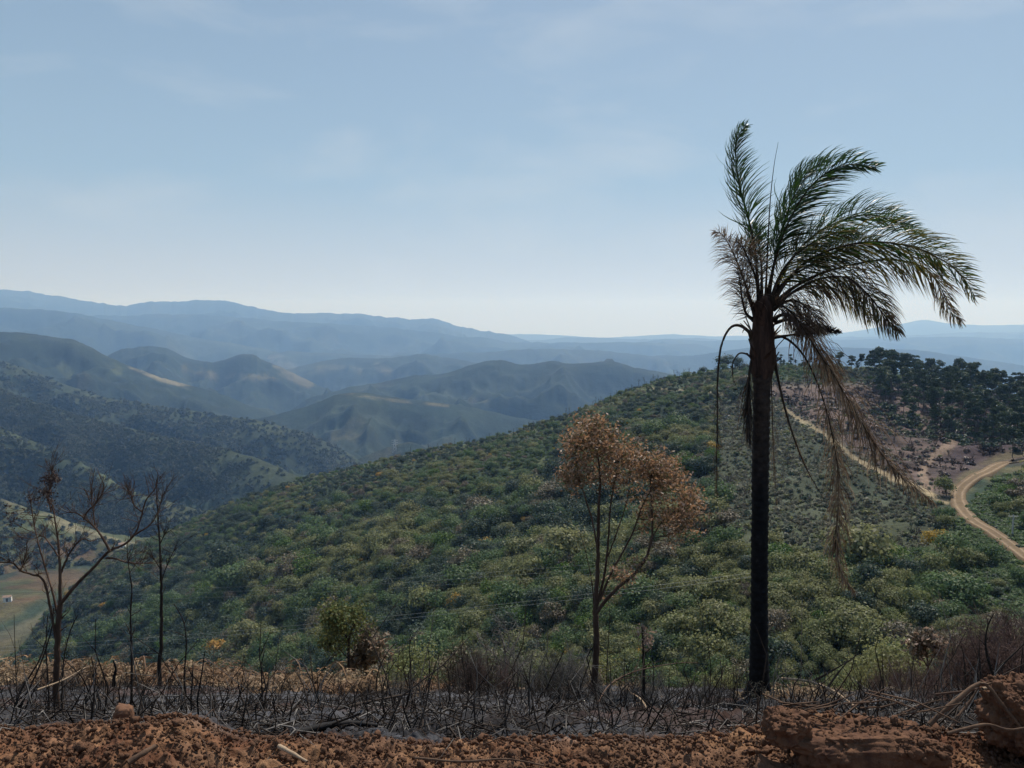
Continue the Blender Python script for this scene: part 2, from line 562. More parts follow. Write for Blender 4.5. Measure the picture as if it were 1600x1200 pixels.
# base land: full circle, sinking away from the viewpoint
def make_terrain():
    r = np.concatenate([np.linspace(20, 900, 30), np.geomspace(980, 36000, 60)]); a = np.linspace(0, 2 * math.pi, 181)
    R, A = np.meshgrid(r, a, indexing='ij')
    X, Y = R * np.sin(A), R * np.cos(A)
    Z = np.interp(R, [20, 200, 420, 700, 1100, 3000, 5000, 12000, 36000], [-60, -150, -290, -330, -350, -470, -560, -640, -1150])
    Z = Z + np.interp(R, [300, 900, 3000, 9000, 30000], [0, 6, 30, 45, 60]) * fbm(X / np.maximum(R * .16, 200), Y / np.maximum(R * .16, 200), 4, 5)
    V = np.stack([X, Y, Z], -1)
    cov = mixc(np.broadcast_to(FOREST, V.shape).copy(), OLIVE, fbm(X / 900, Y / 900, 4, 8) * .5 + .5)
    o = link('terrain', mesh_from('terrain', V.reshape(-1, 3), grid_faces(len(r), len(a)), M_FAR, True))
    add_color(o.data, cov)
    tag(o, None, None, None, 'structure')
make_terrain()

ridge('far_mountains', [(-420, 470), (-100, 455), (0, 452), (40, 453), (75, 459), (120, 467), (190, 478), (230, 473), (270, 474), (315, 470), (355, 472), (400, 480), (440, 490), (480, 492), (510, 487), (560, 489), (610, 495), (680, 500), (720, 511), (760, 518), (800, 525), (900, 560), (1000, 620)], 11500, 900, 3600, 260, 1900, 11, mat=M_FAR, x1=1000, nx=560, jag=1.9)
ridge('horizon_mountains', [(600, 540), (740, 524), (820, 522), (880, 524), (950, 528), (1050, 522), (1120, 525), (1250, 524), (1320, 520), (1400, 507), (1445, 499), (1480, 505), (1540, 508), (1600, 507), (1800, 500), (2020, 510)], 17000, 900, 5000, 260, 2600, 12, mat=M_FAR, x0=560, jag=0.5, nx=380)
ridge('distant_hills', [(-420, 520), (0, 500), (150, 494), (300, 490), (420, 500), (520, 506), (620, 512), (700, 522), (800, 534), (900, 537), (1000, 534), (1100, 540), (1200, 560)], 9300, 700, 2600, 240, 1300, 33, x1=1200, jag=1.3, nx=480)
ridge('distant_hills', [(600, 560), (700, 534), (780, 528), (840, 531), (920, 526), (1000, 531), (1080, 527), (1160, 532), (1300, 528), (1500, 520), (1600, 518), (2020, 515)], 13500, 700, 3200, 240, 1600, 34, x0=560, jag=1.0, nx=420)
ridge('distant_hills', [(640, 570), (720, 552), (790, 545), (880, 536), (960, 538), (1040, 530), (1100, 533), (1200, 530), (1330, 531), (1420, 527), (1500, 526), (1600, 530), (2020, 520)], 10500, 700, 3000, 220, 1500, 13, x0=600, jag=0.6, nx=380)
ridge('distant_hills', [(900, 600), (945, 566), (1000, 556), (1060, 556), (1100, 555), (1160, 545), (1250, 540), (1380, 544), (1440, 547), (1500, 556), (1560, 566), (1620, 575), (2020, 560)], 6800, 600, 2000, 170, 900, 14, x0=860, nx=360)
ridge('blue_ridge', [(-420, 500), (-50, 480), (0, 481), (60, 484), (120, 490), (170, 499), (230, 512), (300, 526), (360, 536), (420, 546), (480, 560), (560, 600)], 7200, 620, 2200, 200, 1100, 15, x1=620, nx=360)
ridge('hazy_hills', [(320, 590), (400, 560), (450, 548), (520, 552), (600, 556), (700, 553), (780, 548), (850, 545), (950, 548), (1050, 560), (1150, 600)], 6900, 480, 1700, 160, 800, 16, x0=300, x1=1200, nx=340, dry=.25,
      pale=[([(330, 552), (400, 556), (470, 575)], 9, PALE, .5)])
ridge('hazy_hills', [(330, 640), (420, 585), (480, 568), (540, 560), (600, 561), (640, 554), (660, 551), (700, 559), (760, 571), (820, 578), (900, 600)], 5200, 380, 1200, 110, 600, 17, x0=300, x1=960, nx=320, dry=.2,
      pale=[([(590, 572), (615, 585), (632, 592)], 5, PALE, .6), ([(455, 580), (520, 575), (560, 580)], 5, DRY, .5)])
ridge('wooded_knolls', [(120, 600), (165, 556), (190, 544), (230, 541), (262, 545), (290, 559), (330, 567), (352, 562), (378, 553), (401, 552), (407, 561), (430, 570), (462, 586), (500, 604), (560, 640)], 4100, 330, 950, 110, 480, 18, x0=60, x1=600, nx=300, dry=.12,
      pale=[([(330, 585), (400, 590), (440, 586)], 4, DRY, .6), ([(432, 578), (460, 588), (482, 598)], 7, PALE, .8), ([(290, 575), (340, 588)], 6, DRY, .5)])
ridge('dark_double_hill', [(400, 680), (480, 622), (540, 606), (598, 598), (650, 586), (700, 583), (735, 571), (765, 562), (790, 563), (812, 571), (840, 568), (868, 564), (890, 570), (915, 567), (960, 565), (985, 572), (1030, 580), (1070, 590), (1150, 612), (1300, 660)], 3300, 300, 850, 105, 430, 19, x0=380, x1=1320, nx=420, ns=90, dry=.1,
      pale=[([(735, 626), (762, 629)], 4, PALE, .7)])
V_A2, _ = ridge('forested_hill', [(200, 720), (330, 668), (420, 650), (480, 634), (530, 614), (570, 612), (620, 620), (700, 630), (760, 642), (830, 655), (950, 680), (1100, 720)], 2500, 260, 640, 80, 300, 20, x0=180, x1=1120, nx=420, ns=110, dry=.16, mat=M_MID,
      pale=[([(520, 612), (600, 624), (700, 634)], 2.0, DRY, .6)])
V_L3, _ = ridge('dark_shoulder_hill', [(-420, 505), (-50, 513), (0, 517), (60, 522), (110, 530), (140, 541), (175, 560), (220, 578), (270, 596), (300, 604), (350, 618), (450, 660)], 2900, 330, 880, 110, 380, 21, x1=480, nx=380, ns=100, dry=.08, base=FOREST * .85, mat=M_MID,
      pale=[([(205, 571), (250, 590), (298, 603)], 4.5, PALE, .8), ([(90, 560), (110, 590)], 7, OLIVE * 1.3, .5), ([(165, 560), (185, 580)], 6, OLIVE * 1.3, .5)])
V_KN, _ = ridge('forested_hill', [(480, 760), (560, 716), (600, 700), (640, 690), (670, 700), (700, 718), (760, 760)], 1750, 160, 330, 30, 150, 22, x0=470, x1=800, nx=240, ns=70, dry=.2, mat=M_MID)
V_A, _ = ridge('forested_spur', [(-420, 545), (-50, 553), (0, 562), (60, 583), (100, 601), (170, 622), (300, 642), (400, 656), (480, 677), (540, 706), (590, 736), (640, 770)], [(-420, 2100), (0, 2050), (600, 1650)], 270, 650, 75, 260, 23, x1=660, nx=460, ns=110, dry=.06, top_grass=.5, mat=M_MID)
V_B, _ = ridge('forested_spur', [(-420, 560), (-50, 596), (0, 607), (60, 630), (150, 656), (250, 680), (350, 701), (420, 723), (475, 749), (540, 790), (600, 830)], [(-420, 1600), (0, 1520), (475, 1180)], 230, 560, 60, 210, 24, x1=620, nx=480, ns=120, dry=.12, top_grass=.6, mat=M_MID)
V_C, _ = ridge('forested_spur', [(-420, 640), (-60, 655), (0, 668), (60, 692), (120, 718), (180, 756), (230, 775), (270, 786), (330, 802), (420, 830)], [(-420, 1200), (0, 1150), (300, 1000)], 170, 380, 45, 170, 25, x1=440, nx=400, ns=100, dry=.14, top_grass=.55, mat=M_MID,
      pale=[([(150, 735), (185, 757), (215, 770)], 7, OLIVE * 1.7, .8)])
V_D, _ = ridge('dry_field_spur', [(-420, 760), (-60, 768), (0, 779), (40, 792), (80, 804), (130, 826), (185, 848), (230, 850), (285, 830), (340, 830), (400, 860)], [(-420, 860), (0, 860), (300, 780)], 75, 240, 16, 120, 26, x1=420, nx=340, ns=90, dry=.25, base=OLIVE, mat=M_MID, ywob=.02,
      pale=[([(-60, 776), (0, 786), (40, 800), (80, 812), (130, 832), (190, 853), (240, 856), (280, 842)], 7, PALE * 1.0, .7),
            ([(-60, 893), (70, 890)], 14, SOIL * .9, .7), ([(40, 850), (120, 862), (190, 880)], 11, SOIL * .6 + FOREST * .5, .8), ([(0, 850), (60, 860)], 10, FOREST * 1.2, .8)])
# valley floor with pastures
def make_floor():
    px = np.linspace(-420, 660, 260); Yr = np.linspace(380, 1250, 120)
    PX, YY = np.meshgrid(px, Yr)
    X = (PX - 800) / FOC * YY
    Z = -224 + 9 * fbm(X / 160, YY / 160, 4, 77) - np.maximum(YY - 600, 0) * 0.2
    V = np.stack([X, YY, Z], -1)
    ux, uy = project(V)
    cov = np.broadcast_to(OLIVE * .75, V.shape).copy()
    n1 = fbm(X / 60, YY / 60, 4, 78) * .5 + .5
    cov = mixc(cov, DRY * .5, sstep(.42, .66, n1) * .8)
    cov = mixc(cov, SOIL * .45, sstep(.56, .66, fbm(X / 70 - 3, YY / 45, 3, 81) * .5 + .5) * .5)
    cov = mixc(cov, FOREST * 1.3, sstep(.52, .62, fbm(X / 90 + 5, YY / 90, 4, 79) * .5 + .5) * .8)
    cov = mixc(cov, FOREST * 1.1, sstep(700, 800, YY))
    cov = mixc(cov, PALE * .8, .4 * stroke(ux, uy, [(0, 1000), (60, 975), (130, 930)], 12))
    o = link('valley_floor', mesh_from('valley_floor', V.reshape(-1, 3), grid_faces(*PX.shape), M_MID, True))
    add_color(o.data, cov); tag(o, None, None, None, 'structure')
    return V
V_FL = make_floor()

# ------------------------------------------------------------------ the main hill across the gully
CREST = [(-420, 1400), (-60, 1100), (0, 1040), (50, 985), (100, 930), (160, 880), (205, 855), (260, 832), (300, 816), (350, 793), (400, 773), (450, 756), (500, 742), (550, 731), (600, 719), (650, 706), (700, 698), (750, 690), (800, 676), (850, 661), (900, 644), (950, 624), (1000, 604), (1030, 594), (1060, 588), (1120, 577), (1180, 570), (1240, 572), (1300, 574), (1360, 580), (1420, 590), (1500, 600), (1560, 612), (1620, 618), (1800, 600), (2020, 600)]
CREST_Y = [(-420, 620), (160, 560), (300, 545), (450, 560), (650, 520), (850, 480), (1000, 460), (1150, 435), (1300, 425), (1600, 400), (2020, 400)]
BASE_Y = [(-420, 340), (0, 300), (300, 225), (700, 125), (1100, 88), (1350, 80), (1600, 72), (2020, 66)]
BASE_PY = 1092.0

def hill_point(px, py):
    cyv = interp(CREST, px)
    t = (py - cyv) / (BASE_PY - cyv)
    Yc = interp(CREST_Y, px); Yb = interp(BASE_Y, px)
    inv = (1 - t) / Yc + t / Yb
    # the burnt bowl on the right is scooped back behind the road, the green slope in front of it bulges
    return 1 / inv

GULLY = 6.5
def hill_relief(X, Y, tt):
    g = (ridged(X / 95, Y / 95, 3, 301) - .3) * GULLY * 1.3 + fbm(X / 22, Y / 22, 3, 302) * 1.6
    return g * sstep(0, .18, tt) * sstep(-.02, .06, tt)

ROAD = [(1425, 741), (1455, 764), (1480, 782), (1497, 794)]
ROAD_MAIN = [(1650, 905), (1600, 870), (1575, 850), (1545, 830), (1520, 815), (1504, 797), (1497, 778), (1503, 762), (1522, 748), (1545, 737), (1562, 727), (1580, 723), (1620, 717)]
TRAIL = [(1225, 640), (1262, 662), (1300, 690), (1345, 722), (1392, 748), (1440, 764), (1480, 786)]
UPPER_TRACK = [(1020, 607), (1060, 609), (1110, 613), (1160, 621), (1200, 630), (1240, 650)]

def make_main_hill():
    px = np.linspace(-300, 2000, 900); nt_ = 330
    tt = np.concatenate([np.linspace(-.35, -.02, 22), np.linspace(0, 1.12, nt_)])
    PX, T = np.meshgrid(px, tt)
    CY = smooth_interp(CREST, PX, 12) + 0.9 * fbm(PX / 22, PX * 0 + 1, 3, 310)
    PYv = CY + np.maximum(T, 0) * (BASE_PY - CY)
    inv = (1 - np.maximum(T, 0)) / wide(CREST_Y, PX) + np.maximum(T, 0) / wide(BASE_Y, PX)
    V = Pv(PX, PYv, 1 / inv)
    # back side falls away behind the crest
    back = np.maximum(-T, 0) * 520
    V[..., 1] += back; V[..., 0] += back * (PX - 800) / FOC
    V[..., 2] -= back * .62 + (1 - np.exp(-back / 9)) * 1.0
    V[..., 2] += hill_relief(V[..., 0], V[..., 1], T)
    ux, uy = project(V)
    X, Y = V[..., 0], V[..., 1]
    n1 = fbm(X / 40, Y / 40, 5, 320) * .5 + .5; n2 = fbm(X / 12, Y / 12, 4, 321) * .5 + .5
    cov = np.broadcast_to(FOREST * 1.5, V.shape).copy()
    cov = mixc(cov, OLIVE * 1.2, sstep(.45, .65, n1) * .8)
    # masks of land cover in the hill's own plan, read off the photograph
    w1 = 14 * fbm(ux / 60, uy / 60, 4, 330)
    scrub = sstep(1080, 1150, ux + w1) * sstep(612, 640, uy + w1) * (1 - sstep(840, 900, uy + w1 * 1.5 - (ux - 1250) * .04)) * (1 - sstep(1440, 1500, ux + w1))
    bare = sstep(0, 22, (uy - 586) + w1 * .4) * sstep(1165, 1200, ux + w1 * .5) * (1 - sstep(-12, 12, uy - np.interp(ux, [1100, 1225, 1300, 1392, 1480, 1500, 1560, 1700], [575, 632, 684, 742, 780, 750, 722, 715]) + w1 * .3))
    grassr = sstep(1485, 1515, ux) * sstep(4, 22, uy - np.interp(ux, [1480, 1505, 1560, 1700], [800, 790, 733, 722]))
    leftgrass = (1 - sstep(200, 420, ux)) * sstep(.3, .6, n1)
    rim = np.exp(-np.maximum(uy - CY, 0) / 14.0) * (1 - sstep(1150, 1250, ux)) * sstep(350, 500, ux)
    cov = mixc(cov, np.array([.062, .070, .048]) * 1.1, scrub * .85 * (.55 + .45 * sstep(.35, .6, n2)))
    cov = mixc(cov, np.array([.115, .082, .072]), bare * .95)
    cov = mixc(cov, np.array([.045, .035, .034]), bare * sstep(.5, .62, n2) * .75)
    cov = mixc(cov, np.array([.055, .04, .045]), bare * sstep(1450, 1520, ux + w1) * .8)
    cov = mixc(cov, np.array([.030, .048, .020]), grassr * .95)
    cov = mixc(cov, OLIVE * 1.5, leftgrass * .6)
    cov = mixc(cov, OLIVE * 1.4, rim * .8)
    path = np.maximum(stroke(ux, uy + 1.5 * w1 * .25, TRAIL, 4.0) * (.7 + .3 * sstep(1230, 1420, ux)) * (.8 + .2 * sstep(.35, .6, n2)), stroke(ux, uy, UPPER_TRACK, 1.6) * .55)
    gul = np.maximum.reduce([stroke(ux, uy, [(1492, 682), (1470, 705), (1448, 722), (1440, 740), (1452, 765)], 6), stroke(ux, uy, [(1498, 684), (1480, 706)], 4) * .8])
    cov = mixc(cov, np.array([.22, .16, .115]), gul * .7)
    cov = mixc(cov, np.array([.27, .215, .135]), path)
    verge = stroke(ux, uy, ROAD_MAIN, 17) * sstep(1400, 1440, ux)
    cov = mixc(cov, DRY * .7, verge * .7 * sstep(.35, .6, n2))
    o = link('main_hill', mesh_from('main_hill', V.reshape(-1, 3), grid_faces(*PX.shape), land_mat('hillside_cover', .05, .55, .5, .6, 1.4), True))
    add_color(o.data, cov); tag(o, None, None, None, 'structure')
    return dict(V=V, ux=ux, uy=uy, T=T, scrub=scrub, bare=bare, grassr=grassr, path=path, rim=rim, n1=n1, n2=n2, CY=CY, verge=verge, gul=gul, leftgrass=leftgrass)
MH = make_main_hill()

def hill_surface(px, py):
    """world point of the main hill seen at a pixel (nearest grid vertex in view, front side)."""
    d = (MH['ux'] - px) ** 2 + (MH['uy'] - py) ** 2
    d = np.where(MH['T'] < 0, 1e9, d)
    k = np.unravel_index(np.argmin(d), d.shape)
    return MH['V'][k].copy()

# the graded dirt road: a real strip lying just over the slope, two wheel ruts pressed in
def make_road(name, line, wpx, cols, label=None):
    line = spline(np.array(line, float), 90)
    d = np.gradient(line, axis=0); d /= np.linalg.norm(d, axis=1)[:, None]; nrm = np.stack([-d[:, 1], d[:, 0]], 1)
    ctr = np.array([hill_surface(*p) for p in line])
    for _ in range(4): ctr[1:-1] = (ctr[:-2] + ctr[1:-1] * 2 + ctr[2:]) / 4
    tan = np.gradient(ctr, axis=0); side = np.cross(tan, [0, 0, 1.0]); side /= np.linalg.norm(side, axis=1)[:, None]
    m = 15; q = np.linspace(-1, 1, m)
    hw = np.interp(np.arange(90), [0, 89], wpx) * (1 + .22 * fbm(np.arange(90) / 4.0, np.zeros(90), 3, 88))
    V = ctr[:, None, :] + side[:, None, :] * (q[None, :, None] * hw[:, None, None])
    V[..., 2] += .35
    rut = np.exp(-((np.abs(q) - .45) / .13) ** 2)
    V[..., 2] -= rut[None, :] * .15
    V[..., 2] -= (np.abs(q) > .96)[None, :] * .9
    cov = np.broadcast_to(np.array(cols[0]), V.shape).copy()
    cov = mixc(cov, cols[1], np.broadcast_to(rut, V.shape[:2]) * .9)
    o = link(name, mesh_from(name, V.reshape(-1, 3), grid_faces(90, m), land_mat(name + '_earth', .3, 1.6, .15, .85, 1.15), True))
    add_color(o.data, cov); tag(o, None, None, None, 'structure')
make_road('dirt_road', ROAD_MAIN, (1.3, 1.7), [(.16, .115, .072), (.29, .215, .145)])

# ------------------------------------------------------------------ near slope: earth bank and burnt hillside falling away
def ground_py(X, Y):
    """pixel row of the ground of the near slope as a function of forward distance (slope profile)."""
    return np.interp(Y, [3.3, 6, 10, 14, 22, 40], [1140, 1122, 1090, 1077, 1064, 1090])

def ray_z(py, Y):
    v = (600.0 - py) / FOC
    return (-SP + v * CP) / (CP + v * SP) * Y

def near_z(X, Y):
    X = np.asarray(X, float); Y = np.asarray(Y, float)
    Yc = np.clip(Y, 3.3, 200)
    z = ray_z(ground_py(X, Yc), Yc)
    px = 800 + FOC * X / np.maximum(Y, 3) * 1.1
    lip = np.interp(px, [0, 250, 420, 700, 1600], [24, 22, 15, 13, 12])
    z = np.where(Y > lip, ray_z(ground_py(X, lip), lip) - (Y - lip) * .56, z)
    pad = -1.80 + .03 * np.sin(X * 1.7) + .02 * np.sin(Y * 3 + X)
    f = sstep(3.05, 3.7, Y)
    z = pad * (1 - f) + z * f
    z = z + (.10 * fbm(X / 2.1, Y / 2.1, 4, 41) + .035 * fbm(X / .5, Y / .5, 3, 42)) * sstep(3.4, 6, Y) 
    # heaped earth on the right-hand side of the bank
    z = z + .12 * np.exp(-((X - 1.42) / .42) ** 2) * sstep(2.5, 3.1, Y) * (1 - sstep(3.4, 4.1, Y))
    z = z + .07 * np.exp(-((X + 1.55) / .22) ** 2) * sstep(2.7, 3.1, Y) * (1 - sstep(3.3, 3.8, Y))
    z = z - (.115 + .03 * np.sin(X * 1.3 + .6)) * (1 - sstep(3.5, 4.6, Y)) + .05 * fbm(X / .55, Y / .4, 3, 44) * (1 - sstep(3.4, 4.2, Y))
    return z

# ------------------------------------------------------------------ trees on the hills
M_TR = [leaf_mat('dark_green_leaves', (.046, .074, .054), .4, .42, col2=(.070, .098, .064)),
        leaf_mat('green_leaves', (.085, .140, .058), .4, .45, col2=(.115, .165, .070)),
        leaf_mat('olive_leaves', (.155, .180, .075), .4, .45, col2=(.20, .205, .095)),
        leaf_mat('bright_green_leaves', (.070, .135, .022), .35, .35, col2=(.10, .16, .03)),
        leaf_mat('dry_brown_leaves', (.14, .115, .080), .4, .25, col2=(.17, .15, .095)),
        leaf_mat('yellow_blossom', (.36, .25, .035), .3, .3, col2=(.42, .24, .05)),
        leaf_mat('grey_green_leaves', (.17, .185, .135), .4, .45, col2=(.24, .235, .175))]
M_TWIG = bark_mat('grey_brown_twigs', (.06, .05, .045), (.14, .12, .10), 3)
T_KIND = ['dark green', 'mid green', 'olive green', 'bright green', 'dry brown leafed', 'yellow flowering', 'grey green']

# detailed crowns (radius 1, foot at z = -0.9) for the nearer slope, plain ones for far slopes
NEAR = []; NEARK = []
for k in range(7):
    for v in range(2 if k in (3, 4, 5, 6) else 4):
        rz = [.85, .75, .7, .8, .7, .7, .6][k] * (1 + .18 * ((v % 2) * 2 - 1))
        NEAR.append(crown_mesh('hillside_tree_crown', 100 + k * 10 + v, 1400, 17, 1.0, rz, .092, M_TR[k], .95, .05, M_TWIG, .15, .6)); NEARK.append(k)
FAR = []
M_FT = [leaf_mat('far_dark_leaves', (.026, .042, .030), .3, .25, col2=(.036, .052, .034)), leaf_mat('far_green_leaves', (.030, .046, .026), .3, .2, col2=(.038, .056, .030)), leaf_mat('far_olive_leaves', (.050, .062, .034), .3, .2, col2=(.060, .070, .038))]
for k in (0, 1, 2, 0, 2, 1):
    FAR.append(crown_mesh('far_tree_crown', 300 + len(FAR), 120, 8, 1.0, .8, .34, M_FT[k], zc=.1))
def bare_shrub_mesh(name, seed, mat, stems=9, h=1.0, fan=.45, twigs=9, r=.02, sides=3):
    rng = np.random.default_rng(seed); t = Tubes()
    for s in range(stems):
        a = rng.uniform(0, 6.28); f = rng.uniform(.1, 1) * fan; hh = h * rng.uniform(.6, 1)
        b = np.array([math.cos(a) * .06, math.sin(a) * .06, -.05]); e = np.array([math.cos(a) * f, math.sin(a) * f, hh])
        m = (b + e) / 2 + rng.normal(0, .06, 3) * h
        sp = spline([b, m, e], 6); t.add(sp, np.linspace(r, r * .3, 6), sides)
        for q in range(twigs):
            i = rng.integers(2, 6); p = sp[i]
            d = (e - b) / np.linalg.norm(e - b) + rng.normal(0, .55, 3); L = rng.uniform(.12, .32) * h
            e2 = p + d / np.linalg.norm(d) * L
            t.add([p, (p + e2) / 2 + rng.normal(0, .02, 3), e2], [r * .4, r * .3, r * .15], 3)
            for q2 in range(2):
                e3 = e2 + (d / 2 + rng.normal(0, .5, 3)) * L * .5
                t.add([p * .3 + e2 * .7, e3], [r * .25, r * .12], 3)
    v, f = t.data()
    return mesh_from(name, v, f, mat, True)

def gully_at(X, Y):
    return ridged(X / 95, Y / 95, 3, 301) - .3
def kinds_at(n, X, Y, bright=1.0):
    """which species grows where: patches rather than pepper and salt"""
    p = fbm(X / 30, Y / 30, 4, 500) * .5 + .5 + .42 * gully_at(X, Y); q = fbm(X / 9 + 40, Y / 9, 3, 501) * .5 + .5
    u = RNG.random(n)
    k = np.where(p < .50, 0, np.where(p < .66, 1, 2))
    k = np.where(u < .30, RNG.integers(0, 3, n), k)
    k = np.where((u > .975), 3, k)
    k = np.where((q > .66) & (u > .5), 4, k)
    k = np.where((u > .9665) & (u < .970), 5, k)
    return k
NK = np.array(NEARK)
def pick_proto(k):
    out = np.zeros(len(k), int)
    for kk in range(7):
        c = np.where(NK == kk)[0]; m = k == kk
        out[m] = RNG.choice(c, m.sum())
    return out

# density of trees on the main hill
clear = np.maximum.reduce([MH['scrub'], MH['bare'], MH['path'] * 1.2, MH['gul'], stroke(MH['ux'], MH['uy'], ROAD_MAIN, 26), stroke(MH['ux'], MH['uy'] - 20, ROAD_MAIN, 22), stroke(MH['ux'], MH['uy'] - 10, TRAIL, 16) ])
sparse_top = MH['rim'] * .6
dens = np.clip(1 - clear * 1.25, 0, 1) * (1 - sparse_top) * (1 - .8 * MH['grassr']) * (MH['T'] >= -.02)
dens = dens * (1 - .55 * MH['leftgrass']) * np.where((MH['ux'] > -120) & (MH['ux'] < 1720), 1, .15)
dens = dens * np.clip(1.15 - .55 * gully_at(MH['V'][..., 0], MH['V'][..., 1]), .45, 1.5)
dens = dens * np.clip(1.25 - sstep(.5, .72, MH['n2']) * .5, .2, 1)
dist = np.hypot(MH['V'][..., 0], MH['V'][..., 1])
pts, ii, jj = scatter(MH['V'], dens * np.clip((230 / dist) ** 1.25, .5, 4.0), 31000, RNG)
D_ = np.hypot(pts[:, 0], pts[:, 1])
rad_ = np.interp(D_, [60, 90, 150, 300, 600], [.65, 1.0, 1.6, 2.25, 2.9]) * (.42 + .58 * sstep(.03, .38, MH['T'][ii, jj])) * np.exp(RNG.normal(-.16, .42, len(pts)))
kk = kinds_at(len(pts), pts[:, 0], pts[:, 1])
px_, py_ = project(pts)
# brighter shrubs low on the right, as in the picture
low = (px_ > 780) & (py_ > 880)
kk = np.where(low & (RNG.random(len(pts)) < .12), 2, kk); kk = np.where(low & (kk != 5) & (RNG.random(len(pts)) < .03), 3, kk)
kk = np.where((px_ > 1380) & (py_ > 960) & (RNG.random(len(pts)) < .35), 4, kk)
size = rad_ / D_
inview = (px_ > 0) & (px_ < 1600) & (py_ < 1062)
order = np.argsort(-np.where(inview, size, 0))
single = order[:300]; rest = order[300:]
sc = np.stack([rad_, rad_, rad_ * RNG.uniform(.8, 1.25, len(pts))], 1)
pi_ = pick_proto(kk)
base = pts.copy(); base[:, 2] += rad_ * .62
instancer('hillside_trees', base[rest], sc[rest], pi_[rest], NEAR, 'dense mixed woodland covering the big green hillside', tilt=.08)
adj = {0: 'dark green crowned tree on the wooded hillside', 1: 'mid green crowned tree on the wooded hillside', 2: 'olive green crowned tree on the wooded hillside', 3: 'bright green crowned tree on the wooded hillside', 4: 'dry brown leaved tree on the wooded hillside', 5: 'yellow flowering tree on the wooded hillside', 6: 'small tree with a grey green crown on the wooded hillside'}
grp = {k: T_KIND[k] + ' trees on the lower hillside' for k in range(7)}
def zone(px):
    return 'left of the small half green tree' if px < 500 else 'between the half green tree and the brown tree' if px < 860 else 'between the brown tree and the palm' if px < 1186 else 'right of the palm'
for a in single:
    o = link('hillside_tree', NEAR[pi_[a]], None, base[a])
    o.scale = tuple(float(x) for x in sc[a]); o.rotation_euler = (0, 0, RNG.uniform(0, 6.28))
    tag(o, adj[kk[a]].replace('wooded hillside', 'hillside') + ', ' + zone(px_[a]), 'tree', grp[kk[a]] + ', ' + zone(px_[a]))

# trees that stand out one by one in the photograph
for (a_, b_, rp_, k_, lb_) in [(1398, 890, 27, 3, 'bright green round tree low on the slope right of the hanging dead frond'), (1246, 900, 19, 3, 'light green tree just right of the palm trunk on the lower slope'), (1215, 925, 15, 3, 'small light green tree beside the palm trunk below the cut slope'),
        (1064, 1012, 12, 5, 'small yellow flowering tree low between the brown tree and the palm'), (1335, 1048, 16, 2, 'olive tree right at the lip behind the pale forked stick'), (1488, 880, 16, 3, 'light green bush below the bend of the dirt road'), (1452, 905, 17, 2, 'yellowish green tree below the bend of the dirt road'),
        (583, 888, 8, 5, 'tiny yellow flowering tree on the left shoulder of the wooded hillside'), (802, 808, 8, 4, 'small orange brown tree high on the wooded hillside left of the brown tree'), (1150, 1010, 34, 2, 'wide olive tree crown just left of the palm trunk'), (1040, 1030, 30, 1, 'wide green tree crown behind the thin burnt stem'),
        (980, 985, 24, 1, 'green tree crown between the brown tree and the thin burnt stem'), (690, 960, 26, 1, 'green tree crown right of the small half green tree'), (840, 960, 30, 0, 'dark green tree crown left of the brown tree trunk'), (1210, 985, 26, 4, 'pinkish brown leaved tree right of the palm trunk')]:
    b = hill_surface(a_, b_); f_ = b[1] * CP - b[2] * SP; r_ = rp_ * f_ / FOC
    o = link('hillside_tree', NEAR[int(np.where(NK == k_)[0][0])], None, b + np.array([0, 0, r_ * .75])); o.scale = (r_, r_, r_ * .95); tag(o, lb_, 'tree')
# low scrub on the cut slope, burnt stubble, grass tufts: small grey-green, brown and blackened bushes
SCR = [crown_mesh('scrub_bush', 400 + k, 90, 6, 1.0, .55, .34, M_TR[m]) for k, m in enumerate((6, 6, 2, 0, 4))]
SCR.append(bare_shrub_mesh('scrub_twigs', 410, M_TWIG, 8, 1.3, .8, 6, .05))
sd = MH['scrub'] * (1 - MH['path']) * (MH['T'] > 0) + .10 * MH['rim'] * (MH['T'] > 0) + .45 * MH['leftgrass'] * (MH['T'] > 0)
pts2, _, _ = scatter(MH['V'], sd * np.clip(1 - MH['path'] * 1.6, 0, 1) * (1 - .9 * MH['bare']) * np.where((MH['ux'] > -100) & (MH['ux'] < 1700), 1, .1) * (.25 + sstep(.38, .6, fbm(MH['V'][..., 0] / 7, MH['V'][..., 1] / 7, 3, 555) * .5 + .5)), 46000, RNG)
r2 = np.interp(np.hypot(pts2[:, 0], pts2[:, 1]), [80, 200, 400], [.26, .40, .62]) * np.exp(RNG.normal(0, .45, len(pts2)))
instancer('hillside_scrub', pts2 + np.array([0, 0, .2]), r2, RNG.choice(6, len(pts2), p=[.32, .2, .12, .12, .1, .14]), SCR, 'low grey green scrub on the cut slope of the big hill')
bd_ = MH['bare'] * np.clip(1 - MH['path'] * 1.6, 0, 1) * (1 - MH['gul'] * .9) * (MH['T'] > 0) * (1 - stroke(MH['ux'], MH['uy'], ROAD_MAIN, 20)) * (.35 + sstep(.42, .6, MH['n2']))
M_CHAR = leaf_mat('charred_brush', (.030, .024, .026), .4, 0, col2=(.075, .05, .045))
M_STUB = leaf_mat('reddish_dead_brush', (.11, .075, .062), .4, .1, col2=(.15, .11, .09))
BRN = [crown_mesh('dead_brush', 420 + k, 80, 6, 1.0, .5, .30, m) for k, m in enumerate((M_STUB, M_STUB, M_CHAR))] + [bare_shrub_mesh('dead_twigs', 425, M_TWIG, 8, 1.4, .7, 6, .05), bare_shrub_mesh('charred_twigs', 426, bark_mat('charred_twig', (.012, .011, .012), (.04, .035, .034), 5), 7, 1.8, .5, 6, .05)]
pts3, _, _ = scatter(MH['V'], bd_, 4200, RNG)
